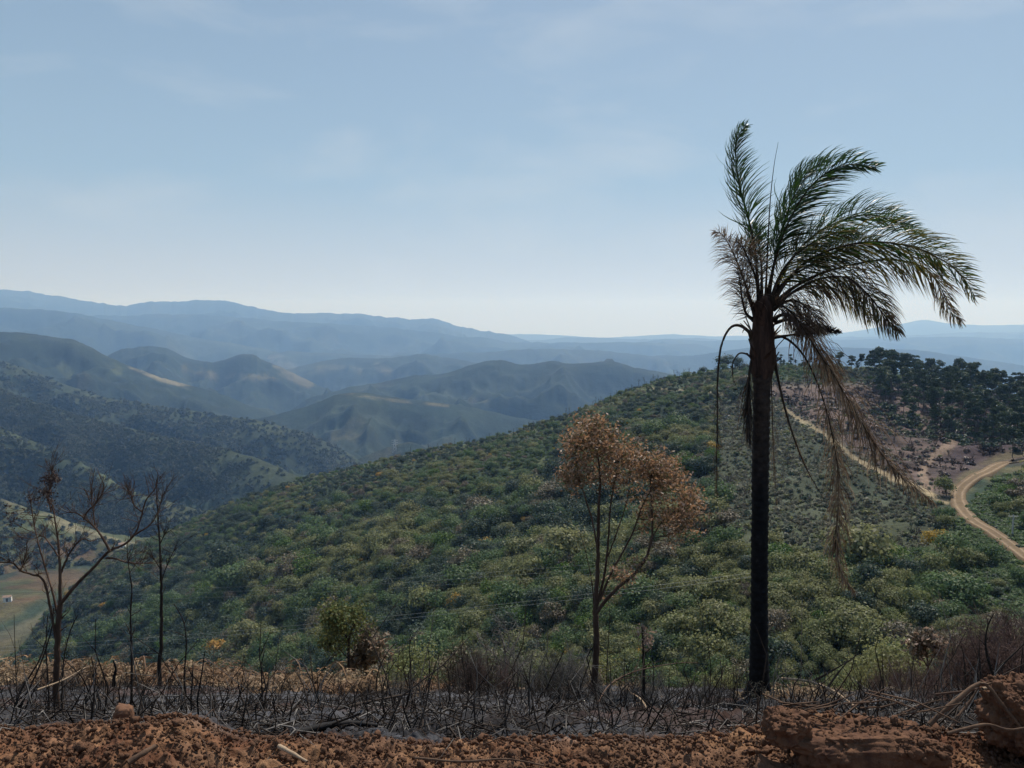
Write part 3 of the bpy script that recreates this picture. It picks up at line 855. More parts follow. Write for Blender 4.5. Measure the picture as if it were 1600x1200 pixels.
r3 = np.interp(np.hypot(pts3[:, 0], pts3[:, 1]), [80, 200, 400], [.35, .7, 1.1]) * np.exp(RNG.normal(0, .35, len(pts3)))
instancer('burnt_brush', pts3 + np.array([0, 0, .1]), r3, RNG.choice(5, len(pts3), p=[.27, .2, .25, .14, .14]), BRN, 'dead and burnt brush on the bare reddish bowl above the dirt road')
# dense fresh bracken on the slope right of the road
gd = MH['grassr'] * (MH['T'] > 0) * (1 - stroke(MH['ux'], MH['uy'], ROAD_MAIN, 10))
FRN = [crown_mesh('fern_bush', 430 + k, 90, 6, 1.0, .5, .30, M_TR[m]) for k, m in enumerate((1, 1, 3, 0))]
pts4, _, _ = scatter(MH['V'], gd * np.where(MH['ux'] < 1700, 1, .2), 6500, RNG)
r4 = RNG.uniform(.5, 1.3, len(pts4)) * np.interp(pts4[:, 1], [70, 300], [.6, 1.4])
instancer('green_bracken', pts4, r4, RNG.choice(4, len(pts4), p=[.4, .32, .08, .2]), FRN, 'fresh green bracken covering the slope right of the dirt road')

# far slopes: one mass of woodland on each
def far_forest(V, n, name, rmin, rmax, label, x0=-60, x1=1660, seed=0):
    ux, uy = project(V); X, Y = V[..., 0], V[..., 1]
    d = sstep(.30, .52, fbm(X / 120, Y / 120, 4, 600 + seed) * .5 + .5) * ((ux > x0) & (ux < x1) & (uy < 1110))
    front = np.zeros(V.shape[:2]); n0 = int(V.shape[0] * .43); front[n0:] = 1; n1_ = int(V.shape[0] * .22); front[n0:n0 + n1_] = np.linspace(.35, 1, n1_)[:, None] ** 1.3
    p, _, _ = scatter(V, (d + .12) * front * ((ux > x0) & (ux < x1)), n, RNG)
    r = RNG.uniform(rmin, rmax, n)
    kf = np.where(fbm(p[:, 0] / 150, p[:, 1] / 150, 3, 640 + seed) * .5 + .5 + RNG.normal(0, .1, n) > .56, RNG.choice([2, 4, 5], n), RNG.choice([0, 1, 3, 5], n))
    instancer(name, p + np.array([0, 0, .3]) * r[:, None], r, kf, FAR, label)
far_forest(V_C, 6500, 'woodland', 2.2, 4.0, 'dark woodland on the left spur above the pastures', seed=1)
far_forest(V_B, 17000, 'woodland', 2.2, 4.2, 'blue green woodland on the long spur running down to the valley', seed=2)
far_forest(V_A, 13000, 'woodland', 3.0, 5.6, 'dark blue woodland on the second spur behind the valley', seed=3)
far_forest(V_D, 1100, 'woodland', 2.2, 4.2, 'scattered trees below the dry field on the left spur', seed=4)
far_forest(V_FL, 2200, 'woodland', 2.2, 5.0, 'clumps of trees on the pasture floor of the valley', x1=640, seed=5)

# ------------------------------------------------------------------ tall trees on the right-hand ridge
M_EUC = leaf_mat('dark_ridge_leaves', (.034, .058, .030), .4, .38, col2=(.055, .082, .040))
M_BK = bark_mat('ridge_tree_bark', (.05, .042, .036), (.16, .14, .12), 2)
def tall_tree(seed, h=1.0, rx=.17, lobes=20, n=1500, zlo=.42, flat=False):
    """height 1 tree with foot at the origin: trunk mesh and crown mesh."""
    rng = np.random.default_rng(seed); t = Tubes(); P_ = []; D2 = []
    top = np.array([rng.normal(0, .02), rng.normal(0, .02), .93])
    t.add(spline([(0, 0, -.06), (rng.normal(0, .012), rng.normal(0, .012), .45), top], 7), np.linspace(.013, .003, 7), 5)
    for k in range(lobes):
        z = rng.uniform(zlo, .95) if not flat else rng.uniform(.72, .93)
        a = rng.uniform(0, 6.28); rr = rx * (1.05 - .75 * max(0, (z - .75)) / .25 * .6) * rng.uniform(.25, 1)
        c = np.array([math.cos(a) * rr, math.sin(a) * rr, z]); t.add(spline([(0, 0, z - rr * .9), c * np.array([.6, .6, 1]) - np.array([0, 0, rr * .25]), c], 4), [.005, .004, .003, .001], 4)
        s = rng.uniform(.035, .085) * (1.25 if flat else 1)
        m = n // lobes; d = rng.normal(size=(m, 3)); d[:, 2] = np.abs(d[:, 2]) - .3; d /= np.linalg.norm(d, axis=1)[:, None]
        P_.append(c + d * s * rng.uniform(.6, 1.1, m)[:, None] * np.array([1.15, 1.15, .75])); D2.append(d)
    P_ = np.concatenate(P_); D2 = np.concatenate(D2) + rng.normal(size=(len(P_), 3)) * .4; D2 /= np.linalg.norm(D2, axis=1)[:, None]
    V, F = leaf_quads(P_, D2, .028 * rng.uniform(.6, 1.4, len(P_)), rng)
    tv, tf = t.data()
    return mesh_from('trunk', tv, tf, M_BK, True), mesh_from('crown', V, F, M_EUC)
TALL = [tall_tree(700 + k, rx=[.12, .15, .11, .17, .14, .10][k], zlo=[.42, .52, .36, .6, .45, .6][k], flat=(k == 3)) for k in range(6)]
TREETOP = [(1285, 556), (1310, 549), (1330, 552), (1345, 548), (1355, 546), (1372, 540), (1388, 541), (1400, 555), (1415, 550), (1435, 550), (1452, 556), (1470, 562), (1488, 572), (1500, 568), (1512, 568), (1528, 572), (1542, 575), (1558, 578), (1575, 588), (1585, 584), (1600, 588), (1700, 575)]
rng = np.random.default_rng(71)
cnt = 0
def plant_tall(px, py, top_py=None, hpx=None, label=None, kind=None, dy=0):
    global cnt
    b = hill_surface(px, py); b[1] += dy
    f = b[1] * CP - b[2] * SP
    h = ((py - top_py) if top_py is not None else hpx) * f / FOC
    k = kind if kind is not None else int(rng.integers(0, 6))
    third = 'left end' if px < 1400 else 'middle' if px < 1500 else 'right end'
    row = 'back' if (top_py is not None) else 'front'
    if px < 1312: lab = 'low thin tree of the sparse line on the crest between palm and grove'; gp = 'thin line of trees on the crest right of the palm'
    else: lab = 'tall dark green tree in the %s rows at the %s of the ridge grove' % (row, third); gp = 'ridge grove trees, %s rows, %s' % (row, third)
    t = empty('ridge_tree', b - np.array([0, 0, .3]), label or lab, 'tree', gp if label is None else None)
    link('trunk', TALL[k][0], t); link('crown', TALL[k][1], t)
    t.scale = (h * rng.uniform(.85, 1.1), h * rng.uniform(.85, 1.1), h); t.rotation_euler = (0, 0, rng.uniform(0, 6.28)); cnt += 1
plant_tall(1312, 584, 548, label='slender tree with an open crown standing alone left of the ridge grove', kind=3)
plant_tall(1376, 600, 539, label='tallest flat topped tree rising above the ridge grove', kind=3)
for px in np.arange(1330, 1700, 9.0):
    p = px + rng.uniform(-4, 4); tp = interp(TREETOP, p) + rng.uniform(-3, 13)
    plant_tall(p, interp(CREST, p) + rng.uniform(4, 14), tp)
for row, (dy0, n) in enumerate(((18, 34), (34, 34), (50, 30), (66, 26), (82, 16))):
    for k in range(n):
        p = rng.uniform(1330 + row * 22, 1640); plant_tall(p, interp(CREST, p) + dy0 + rng.uniform(-8, 8) + max(0, (p - 1450) * .08), hpx=rng.uniform(42, 64))
# dark undergrowth below the grove
ud = sstep(1330, 1440, MH['ux']) * sstep(6, 20, MH['uy'] - MH['CY']) * (1 - sstep(70, 105, MH['uy'] - MH['CY'] - (MH['ux'] - 1480) * .12)) * (MH['T'] > 0)
pu, _, _ = scatter(MH['V'], ud * (.15 + sstep(.45, .6, MH['n1'])), 2600, RNG)
instancer('grove_undergrowth', pu + np.array([0, 0, .4]), np.exp(RNG.normal(.25, .35, len(pu))), RNG.choice(3, len(pu), p=[.5, .2, .3]), [crown_mesh('undergrowth_bush', 460, 100, 6, 1, .7, .30, M_EUC), crown_mesh('undergrowth_bush', 461, 100, 6, 1, .7, .30, M_TR[0]), crown_mesh('undergrowth_bush', 462, 100, 6, 1, .6, .30, M_CHAR)], 'dark undergrowth beneath the tall trees of the ridge grove')
# thin line of far trees along the crest between the palm and the grove
for px in np.arange(1205, 1312, 7.5):
    p = px + rng.uniform(-3, 3); plant_tall(p, interp(CREST, p) + 3, hpx=rng.uniform(12, 24), label=None)

# burnt saplings standing along the crest
SNAG = []
M_SN = bark_mat('burnt_sapling_bark', (.02, .018, .018), (.07, .06, .055), 4)
for k in range(4):
    r_ = np.random.default_rng(730 + k); t = Tubes()
    t.add(spline([(0, 0, -.05), (r_.normal(0, .04), 0, .5), (r_.normal(0, .08), r_.normal(0, .05), 1)], 5), np.linspace(.028, .010, 5), 4)
    for q in range(7):
        z = r_.uniform(.35, .95); a = r_.uniform(0, 6.28); L = r_.uniform(.08, .22)
        t.add([(0, 0, z), (math.cos(a) * L * .6, math.sin(a) * L * .6, z + L * .5), (math.cos(a) * L, math.sin(a) * L, z + L)], [.012, .009, .004], 3)
    v, f = t.data(); SNAG.append(mesh_from('burnt_sapling', v, f, M_SN, True))
for k in range(130):
    p = 640 + 540 * rng.random() ** .8; b = hill_surface(p, interp(CREST, p) + abs(rng.normal(0, 5)))
    h = rng.uniform(5, 14) * b[1] / FOC
    o = link('burnt_sapling', SNAG[k % 4], None, b); o.scale = (h, h, h); o.rotation_euler = (rng.normal(0, .06), rng.normal(0, .06), rng.uniform(0, 6.28))
    tag(o, 'thin burnt sapling standing on the crest of the big hill', 'tree', 'burnt saplings along the crest of the big hill')

# ------------------------------------------------------------------ near ground
ASH = np.array([.022, .021, .023]); ASHG = np.array([.085, .087, .097]); EARTH = np.array([.175, .098, .060]); EARTH2 = np.array([.135, .062, .037]); OCHRE = np.array([.26, .175, .085])
def make_near():
    px = np.linspace(-500, 2100, 1000)
    Yr = np.concatenate([np.linspace(2.2, 3.9, 170), np.linspace(3.93, 8, 110), np.linspace(8.1, 26, 120), np.geomspace(26.8, 150, 34)])
    PX, YY = np.meshgrid(px, Yr)
    X = (PX - 800) / FOC * YY * 1.06
    Z = near_z(X, YY)
    soil = 1 - sstep(3.28, 3.62, YY + .16 * fbm(X / .35, YY / .35, 4, 51) - .12 * sstep(.9, 1.6, X) + .25 * np.exp(-((X - 1.42) / .5) ** 2) * -1)
    b1 = np.abs(fbm(X / .13, YY / .13, 3, 52)); b2 = np.abs(vnoise(X / .035, YY / .035, 53)); b3 = vnoise(X / .014, YY / .014, 54)
    Z = Z + soil * (.075 * b1 + .022 * b2 + .008 * b3 + .02 * fbm(X / .3, YY / .3, 2, 56) - .02)
    rough = (1 - soil) * (1 - sstep(14, 20, YY))
    Z = Z + rough * (.05 * np.abs(vnoise(X / .22, YY / .22, 55)) + .045 * b2 + .02 * np.abs(vnoise(X / .07, YY / .09, 155)))
    V = np.stack([X, YY, Z], -1)
    n1 = fbm(X / .5, YY / .5, 4, 57) * .5 + .5; n2 = fbm(X / 1.3, YY / 1.3, 4, 58) * .5 + .5
    cov = np.broadcast_to(ASH, V.shape).copy()
    cov = mixc(cov, ASHG, sstep(.40, .66, .55 * n1 + .45 * (fbm(X / .09, YY / .09, 4, 157) * .5 + .5)) * .85)
    cov = mixc(cov, EARTH2 * .6, sstep(.6, .72, n2) * .4)
    far = sstep(-1.0, 3.0, YY - np.interp(PX, [0, 300, 500, 900, 1100, 1600], [16, 15, 11.5, 13, 13, 9.5]) + 2.5 * (n2 - .5))
    cov = mixc(cov, OCHRE, far * .9 * sstep(.3, .6, n1 + .2))
    cov = mixc(cov, OLIVE * 1.3, sstep(16, 30, YY))
    e = mixc(np.broadcast_to(EARTH, V.shape).copy(), EARTH2, sstep(.4, .66, fbm(X / .22, YY / .22, 4, 59) * .5 + .5))
    e = mixc(e, np.array([.30, .17, .09]), sstep(.55, .75, n1) * .5)
    cov = cov * (1 - soil[..., None]) + e * soil[..., None]
    o = link('near_slope', mesh_from('near_slope', V.reshape(-1, 3), grid_faces(*PX.shape), land_mat('burnt_earth', 3.0, 45, .012, .7, 1.3), True))
    add_color(o.data, cov); tag(o, None, None, None, 'structure')
    # bare graded pad on which the viewpoint stands
    x = np.linspace(-45, 45, 120); y = np.linspace(-40, 2.28, 60); XX, Y2 = np.meshgrid(x, y)
    ZZ = np.where(Y2 > 1.9, near_z(XX, np.full_like(XX, 2.2)), -1.72 + .03 * np.sin(XX * 1.7)) - .012
    Vp = np.stack([XX, Y2, ZZ], -1)
    o = link('graded_ground', mesh_from('graded_ground', Vp.reshape(-1, 3), grid_faces(*XX.shape), land_mat('graded_earth', 1.5, 20, .02, .75, 1.25), True))
    add_color(o.data, mixc(np.broadcast_to(EARTH, Vp.shape).copy(), EARTH2, fbm(XX, Y2, 4, 3) * .5 + .5)); tag(o, None, None, None, 'structure')
make_near()

def ground_Y(py):
    return float(np.interp(py, [1077, 1090, 1122, 1140], [14, 10, 6, 3.4]))
def near_pt(px, Y):
    X = (px - 800) / FOC * Y * 1.06
    for _ in range(3):
        z = float(near_z(X, Y)); ux = float(project(np.array([X, Y, z]))[0]); X += (px - ux) / FOC * Y
    return np.array([X, Y, float(near_z(X, Y))])

# materials for the burnt growth
M_BLACK = bark_mat('charred_bark', (.006, .006, .007), (.022, .020, .020), 14, .25, .75, .01)
M_BLACKB = bark_mat('scorched_twig', (.016, .013, .012), (.06, .045, .036), 9)
M_GREY = bark_mat('ash_grey_twig', (.07, .068, .068), (.24, .22, .20), 12)
M_BROWNB = bark_mat('scorched_brown_bark', (.045, .026, .020), (.13, .085, .062), 10, .2)
M_PALES = bark_mat('dry_pale_stick', (.22, .15, .10), (.42, .32, .22), 10, .3)
M_CLOD = bark_mat('earth_clod', (.105, .054, .036), (.21, .115, .068), 9, 1.0, .95, .01)
M_SLAB = bark_mat('dug_earth', (.075, .038, .026), (.17, .088, .05), 14, 1.0, .95, .02)
M_ROOT = bark_mat('earthy_root', (.06, .037, .027), (.15, .095, .062), 12, .4)
M_RED = bark_mat('reddish_dead_twig', (.085, .055, .048), (.17, .115, .10), 6)
M_TAN = leaf_mat('tan_dry_fern', (.21, .135, .075), .45, .25, col2=(.15, .085, .05), rough=.8)
M_TAN2 = leaf_mat('pale_dry_fern', (.28, .21, .13), .4, .25, col2=(.17, .11, .07), rough=.8)

# ---- twig litter on the burnt ground: nobody could count it
def litter(name, n, mat, ylo, yhi, L0, L1, r0, r1, up, label, seed, xpad=60, soil=False, pxlo=-60, pxhi=1660):
    rng = np.random.default_rng(seed); t = Tubes()
    for _ in range(n):
        Y = ylo + (yhi - ylo) * rng.random() ** 1.4; px = rng.uniform(pxlo, pxhi)
        X = (px - 800) / FOC * Y * 1.06
        L = rng.uniform(L0, L1) * (1 if rng.random() < .85 else 1.8); a = rng.uniform(0, 6.28)
        el = rng.normal(0, .12) if rng.random() > up else rng.uniform(.3, 1.5)
        d = np.array([math.cos(a) * math.cos(el), math.sin(a) * math.cos(el), math.sin(el)])
        p0 = np.array([X, Y, 0.]); 
        q = [p0 + d * L * s + rng.normal(0, .05 * L, 3) * (s > 0) for s in (0, .35, .7, 1)]
        q = np.array(q)
        if abs(el) < .3: q[:, 2] = near_z(q[:, 0], q[:, 1]) + np.abs(rng.normal(.03, .04, 4))
        else:
            q[:, 2] += near_z(p0[0], p0[1]) - .02
        r = rng.uniform(r0, r1)
        t.add(q, np.array([1, .9, .65, .35]) * r, 3)
        if rng.random() < .4:
            s = q[2]; t.add([s, s + (d * .6 + rng.normal(0, .5, 3)) * L * .35], [r * .6, r * .25], 3)
    v, f = t.data()
    o = link(name, mesh_from(name, v, f, mat, True)); tag(o, label, None, None, 'stuff')
litter('charred_twigs', 6200, M_BLACKB, 3.7, 15, .12, .5, .0025, .007, .28, 'tangle of charred twigs lying over the burnt ground', 1)
litter('grey_sticks', 3200, M_GREY, 3.7, 13, .12, .55, .002, .0055, .15, 'ash grey sticks strewn over the blackened ground', 2)
litter('burnt_stubble', 1300, M_BLACK, 4.0, 15, .10, .30, .003, .008, .95, 'short burnt stubs standing in the ash', 3)
litter('buried_roots', 230, M_ROOT, 2.6, 3.5, .04, .22, .0012, .004, .12, 'broken roots sticking out of the loose red earth', 4)

# ---- clods
def lump(name, seed, dims, mat, sq=1.0, amp=.12, nu=40, nv=24, fr=2.2):
    u = np.linspace(0, 2 * math.pi, nu + 1)[:-1]; v = np.linspace(-math.pi / 2, math.pi / 2, nv)
    U, W = np.meshgrid(u, v)
    sp = lambda x, e: np.sign(x) * np.abs(x) ** e
    x = sp(np.cos(W), sq) * sp(np.cos(U), sq); y = sp(np.cos(W), sq) * sp(np.sin(U), sq); z = sp(np.sin(W), sq)
    q = np.array(dims) / (np.prod(dims) ** (1 / 3.)); a, b, c = x * q[0] * fr, y * q[1] * fr, z * q[2] * fr
    n3 = lambda f, sd: (fbm(a * f + 7, b * f, 3, sd) + fbm(b * f + 3, c * f, 3, sd + 5) + fbm(c * f, a * f + 9, 3, sd + 9)) / 1.6
    n = n3(1, 900 + seed) + .6 * np.abs(n3(2.7, 920 + seed)) + .06 * np.abs(n3(8, 940 + seed))
    k = 1 + amp * n
    V = np.stack([x * k * dims[0], y * k * dims[1], z * k * dims[2]], -1)
    i = np.arange(nv - 1)[:, None] * nu; j = np.arange(nu)[None, :]; j2 = (j + 1) % nu
    F = np.stack([i + j, i + j2, i + nu + j2, i + nu + j], -1).reshape(-1, 4)
    return mesh_from(name, V.reshape(-1, 3), F, mat, True)
CL = [lump('earth_clod', k, (1, .8, .65), M_CLOD, .65, .55, 24, 14, 3.0) for k in range(6)]
rng = np.random.default_rng(31)
big = [(1215, 2.95, .085), (1175, 2.85, .05), (1040, 2.80, .038), (1155, 2.78, .032), (985, 2.83, .028), (700, 2.86, .03), (500, 2.8, .05), (430, 2.95, .04), (640, 3.1, .03), (330, 2.85, .04), (60, 2.9, .05), (130, 3.1, .045), (820, 2.78, .035), (860, 3.0, .028), (900, 2.75, .03), (1480, 2.8, .05), (1540, 2.9, .045), (1500, 2.72, .04), (20, 2.75, .05), (240, 2.8, .04)]
for k in range(46): big.append((rng.uniform(0, 1600), rng.uniform(2.68, 3.4), rng.uniform(.012, .026)))
for k, (px, Y, r) in enumerate(big):
    r *= .8; p = near_pt(px, Y); o = link('earth_clod', CL[k % 6], None, p + np.array([0, 0, r * .35])); o.scale = (r, r, r * .9); o.rotation_euler = (rng.normal(0, .4), rng.normal(0, .4), rng.uniform(0, 6.28))
    tag(o, 'rounded lump of reddish brown earth on the loose bank', 'clod', 'lumps of earth on the red dirt bank')
o = link('earth_block', lump('earth_block', 21, (.045, .04, .10), M_CLOD, .45, .14), None, near_pt(193, 3.5) + np.array([0, 0, .05])); o.rotation_euler = (.05, .1, .3)
tag(o, 'upright smooth block of brown earth standing on the left of the bank', 'clod')
o = link('earth_slab', lump('earth_slab', 22, (.29, .13, .078), M_SLAB, .6, .26, 220, 110, 2.4), None, P(1345, 1166, 3.02)); o.rotation_euler = (-.06, .03, .05)
tag(o, 'broad slab of dug earth with a shaded vertical face right of the palm', 'clod')
o = link('earth_slab', lump('earth_slab', 24, (.075, .08, .055), M_SLAB, .7, .34, 120, 60, 2.2), None, P(1228, 1138, 2.98)); tag(o, 'knob of red earth at the left end of the broad earth slab', 'clod')
o = link('root_ball', lump('root_ball', 23, (.15, .17, .14), M_SLAB, .75, .26, 220, 110, 3.0), None, P(1600, 1122, 3.2)); tag(o, 'upturned ball of red earth and roots at the right edge of the bank', 'clod')
# crumbs
n = 11000; Yc = 2.55 + .95 * RNG.random(n); Xc = (RNG.uniform(-60, 1660, n) - 800) / FOC * Yc * 1.06
instancer('earth_crumbs', np.stack([Xc, Yc, near_z(Xc, Yc) + .022 + .05 * np.abs(fbm(Xc / .13, Yc / .13, 3, 52))], 1), np.exp(RNG.normal(-5.45, .5, n)), RNG.integers(0, 3, n), [lump('crumb', 40 + k, (1, .8, .65), M_CLOD, .6, .7, 8, 6) for k in range(3)], 'small crumbs of loose red earth covering the bank', tilt=1.0)

# crumbs lying on the slab
_sl = [o_ for o_ in COL.objects if o_.name.startswith('earth_slab') or o_.name.startswith('root_ball')]
_cp = []
for o_ in _sl:
    for vtx in o_.data.vertices:
        if vtx.normal.z > .35 and RNG.random() < .05: _cp.append(np.array(vtx.co) + np.array(o_.location))
for px_c in np.linspace(1180, 1620, 260):
    p_ = near_pt(px_c + RNG.normal(0, 8), 2.9 + RNG.normal(0, .12)); _cp.append(p_ + np.array([0, 0, .03]))
instancer('slab_crumbs', np.array(_cp), np.exp(RNG.normal(-5.45, .55, len(_cp))), RNG.integers(0, 3, len(_cp)), [lump('crumb', 50 + k, (1, .8, .65), M_CLOD, .6, .7, 8, 6) for k in range(3)], 'crumbs of loose red earth lying on the slab and the root ball', tilt=1.0)
for k_ in range(16):
    px_c = RNG.uniform(1240, 1450); p_ = P(px_c, 1090 + 12 * RNG.random() + abs(px_c - 1340) * .08, 3.1); a_ = RNG.uniform(-.5, .5); L_ = RNG.uniform(.05, .16)
    t_ = Tubes(); d_ = np.array([math.cos(a_), RNG.normal(0, .4), math.sin(a_) * .5]); t_.add([p_ - d_ * L_, p_ + RNG.normal(0, .01, 3), p_ + d_ * L_], [.003, .004, .002], 4); v_, f_ = t_.data()
    tag(link('dry_stick', mesh_from('dry_stick', v_ - p_, f_, M_ROOT, True), None, p_), 'short dry root or stick lying on top of the broad earth slab', 'stick', 'short sticks lying on the earth slab')

# ---- traced sticks and branches of the foreground
def branch(name, label, cat, pts, r, mat, Y=None, group=None, twigs=0, seed=0, taper=.3, sides=6, rad_end=None):
    """pts: (px, py, Y) or (px, py) with a common Y"""
    q = np.array([P(p[0], p[1], p[2] if len(p) > 2 else Y) for p in pts])
    s = spline(q, max(8, 4 * len(q))); t = Tubes(); rng = np.random.default_rng(seed)
    rr = np.linspace(r, r * taper, len(s)) * (1 + .12 * rng.normal(size=len(s)))
    t.add(s, rr, sides)
    L = np.linalg.norm(s[-1] - s[0])
    for k in range(twigs):
        i = rng.integers(len(s) // 3, len(s)); d = (s[-1] - s[0]) / L + rng.normal(0, .6, 3); e = s[i] + d * L * rng.uniform(.05, .16)
        t.add([s[i], (s[i] + e) / 2 + rng.normal(0, .01 * L, 3), e], [rr[i] * .6, rr[i] * .45, rr[i] * .2], 4)
    v, f = t.data(); org = q[0]
    o = link(name, mesh_from(name, v - org, f, mat, True), None, org); return tag(o, label, cat, group)
branch('bent_branch', 'bent brown branch arching over the gap beside the root ball', 'branch', [(1452, 1132, 3.1), (1490, 1098, 3.12), (1535, 1068, 3.15), (1570, 1106, 3.1), (1606, 1150, 3.05)], .0105, M_ROOT, taper=.6, twigs=5, seed=2)
branch('bent_branch', 'forked root reaching up from the earth under the bent branch', 'branch', [(1485, 1140, 3.05), (1498, 1118, 3.1), (1518, 1092, 3.14), (1530, 1072, 3.15)], .009, M_ROOT, seed=3, twigs=3)
branch('fallen_stick', 'thin straight stick lying level from the bent branch to the right edge', 'stick', [(1535, 1076, 3.2), (1570, 1073, 3.25), (1612, 1074, 3.3)], .007, M_PALES, taper=.8)
branch('fallen_stick', 'dark crooked stick rising to the left end of the root ball', 'stick', [(1462, 1085, 3.6), (1520, 1078, 3.5), (1565, 1066, 3.4), (1580, 1058, 3.4)], .006, M_BROWNB, taper=.6)
branch('fallen_stick', 'brown root lying across the red earth below the root ball', 'stick', [(1480, 1146, 2.95), (1540, 1132, 2.95), (1575, 1140, 2.92), (1610, 1136, 2.9)], .007, M_ROOT, taper=.6)
branch('fallen_stick', 'pale forked stick leaning on the slope right of the palm base', 'stick', [(1222, 1060, 8), (1262, 1064, 7), (1300, 1078, 6), (1336, 1104, 5)], .014, M_PALES, taper=.5, twigs=2)
branch('burnt_branch', 'dark leaning branch crossing another right of the palm base', 'branch', [(1268, 1066, 7.5), (1300, 1048, 7.5), (1330, 1030, 7.5), (1342, 1020, 7.5)], .013, M_BLACKB, twigs=4)
branch('burnt_branch', 'dark forked branch rising behind the earth slab', 'branch', [(1288, 1082, 6.5), (1306, 1056, 6.6), (1324, 1032, 6.7), (1312, 1026, 6.8)], .012, M_BLACKB, twigs=3)
branch('burnt_branch', 'tall crooked dark branch standing in the reddish thicket at right', 'branch', [(1562, 1078, 7), (1548, 1044, 7), (1540, 1010, 7), (1543, 980, 7), (1553, 958, 7)], .016, M_BLACKB, twigs=7, seed=8)
branch('burnt_branch', 'dark leaning branch at the right edge of the thicket', 'branch', [(1552, 1052, 7), (1575, 1030, 7), (1600, 1006, 7), (1615, 990, 7)], .012, M_BLACKB, twigs=5, seed=9)
branch('burnt_branch', 'thin dark stem with side twigs left of the tall crooked branch', 'branch', [(1508, 1080, 7.4), (1508, 1050, 7.4), (1505, 1020, 7.4), (1502, 1010, 7.4)], .010, M_BLACKB, twigs=5, seed=10)
branch('pale_stick', 'long pale stick leaning in front of the left bare tree', 'stick', [(58, 1078, 5.2), (100, 1062, 5.4), (136, 1042, 5.6), (158, 1042, 5.7)], .007, M_PALES, twigs=3)
branch('fallen_stick', 'thin pale stick lying straight across the ash on the left', 'stick', [(222, 1089, 5.5), (300, 1087, 5.6), (400, 1086, 5.7), (490, 1084, 5.8)], .004, M_GREY, taper=.7)
branch('fallen_stick', 'arched charred branch lying on the ash left of centre', 'stick', [(452, 1146, 4.1), (500, 1118, 4.4), (560, 1100, 4.8), (640, 1084, 5.2), (670, 1082, 5.5)], .012, M_BLACKB, taper=.4, twigs=6, seed=5)
branch('fallen_stick', 'arched thin branch bowing over the ash left of the thin burnt stem', 'stick', [(930, 1105, 6.5), (955, 1068, 7.0), (1000, 1047, 7.4), (1060, 1036, 7.8), (1090, 1036, 8)], .009, M_BROWNB, taper=.35, twigs=5, seed=6)
branch('fallen_stick', 'pale forked stick standing out of the ash behind the bank', 'stick', [(1018, 1122, 5), (1004, 1096, 5.3), (990, 1084, 5.6)], .009, M_PALES, taper=.5, twigs=3, seed=7)
branch('fallen_stick', 'charred log half buried where the ash meets the red bank', 'stick', [(452, 1150, 3.62), (500, 1136, 3.75), (545, 1130, 3.85), (590, 1134, 3.9)], .022, M_BLACK, taper=.5, seed=11)
branch('fallen_stick', 'pale split stick on the red bank under the charred log', 'stick', [(436, 1166, 2.95), (462, 1180, 2.85), (480, 1190, 2.8)], .010, M_PALES, taper=.5)
branch('fallen_stick', 'long thin root lying on the red earth in the middle of the bank', 'stick', [(648, 1184, 2.82), (720, 1190, 2.8), (790, 1186, 2.8), (850, 1196, 2.76)], .005, M_ROOT, taper=.7)
branch('fallen_stick', 'short stub of stick poking from the red bank on the left', 'stick', [(200, 1192, 2.8), (222, 1178, 2.84), (242, 1166, 2.9)], .012, M_ROOT, taper=.8)

# thin dead stems
def stem(px, py0, pts, Y, r, mat, label, twigs, seed, name='burnt_sapling'):
    g = near_pt(px, Y); q = [project(g)]
    q0 = np.array(q[0])
    line = [(q0[0], q0[1] + 3, Y)] + [(a, b, Y) for a, b in pts]
    return branch(name, label, 'tree', line, r, mat, twigs=twigs, seed=seed, taper=.3)
stem(205, 1140, [(206, 1040), (204, 960), (206, 920), (201, 885), (199, 862)], 7.5, .016, M_BLACKB, 'very thin wavy burnt sapling right of the left bare tree', 8, 11)
stem(292, 1130, [(288, 1060), (291, 1010), (289, 980), (283, 962), (272, 944)], 9, .015, M_BLACKB, 'thin bowed burnt sapling, second right of the left bare tree', 3, 13)
stem(178, 1100, [(178, 1060), (181, 1045), (177, 1032)], 11, .035, M_BLACK, 'short charred stump standing before the dry fern on the left', 0, 14, 'charred_stump')
stem(1005, 1110, [(1006, 1060), (1005, 1020), (1003, 980)], 8.5, .022, M_BLACKB, 'thin straight burnt stem topped with dry leaves between the brown tree and palm', 3, 15)
stem(640, 1120, [(642, 1060), (640, 1010), (645, 992)], 9, .012, M_BLACKB, 'thin burnt sapling with a wispy top left of centre', 6, 16)
stem(600, 1120, [(588, 1078), (592, 1046), (605, 1020), (618, 1005)], 9, .012, M_BLACKB, 'leaning burnt sapling left of the wispy one', 7, 17)
stem(672, 1120, [(670, 1080), (671, 1040), (669, 1015)], 9.5, .012, M_BLACKB, 'short burnt rod right of the wispy sapling', 2, 18)
stem(950, 1120, [(948, 1060), (950, 1010), (953, 960), (950, 935)], 10, .009, M_BLACKB, 'very thin vertical stem just right of the brown leaved tree', 2, 19)
stem(1380, 1090, [(1380, 1066), (1379, 1040), (1378, 1015)], 9, .010, M_BLACKB, 'thin upright stem before the green slope right of the palm', 1, 20)
stem(862, 1120, [(850, 1090), (862, 1058), (878, 1024), (880, 1016)], 8, .012, M_BLACKB, 'leaning burnt shoot left of the brown leaved tree', 6, 21)
stem(846, 1120, [(838, 1096), (826, 1070), (815, 1052)], 8, .011, M_BLACKB, 'thin burnt shoot leaning left beside the brown leaved tree', 6, 22)
stem(28, 1130, [(25, 1050), (23, 1000), (22, 960)], 7, .006, M_BLACKB, 'thin straight stem near the left edge of the burnt ground', 3, 23)

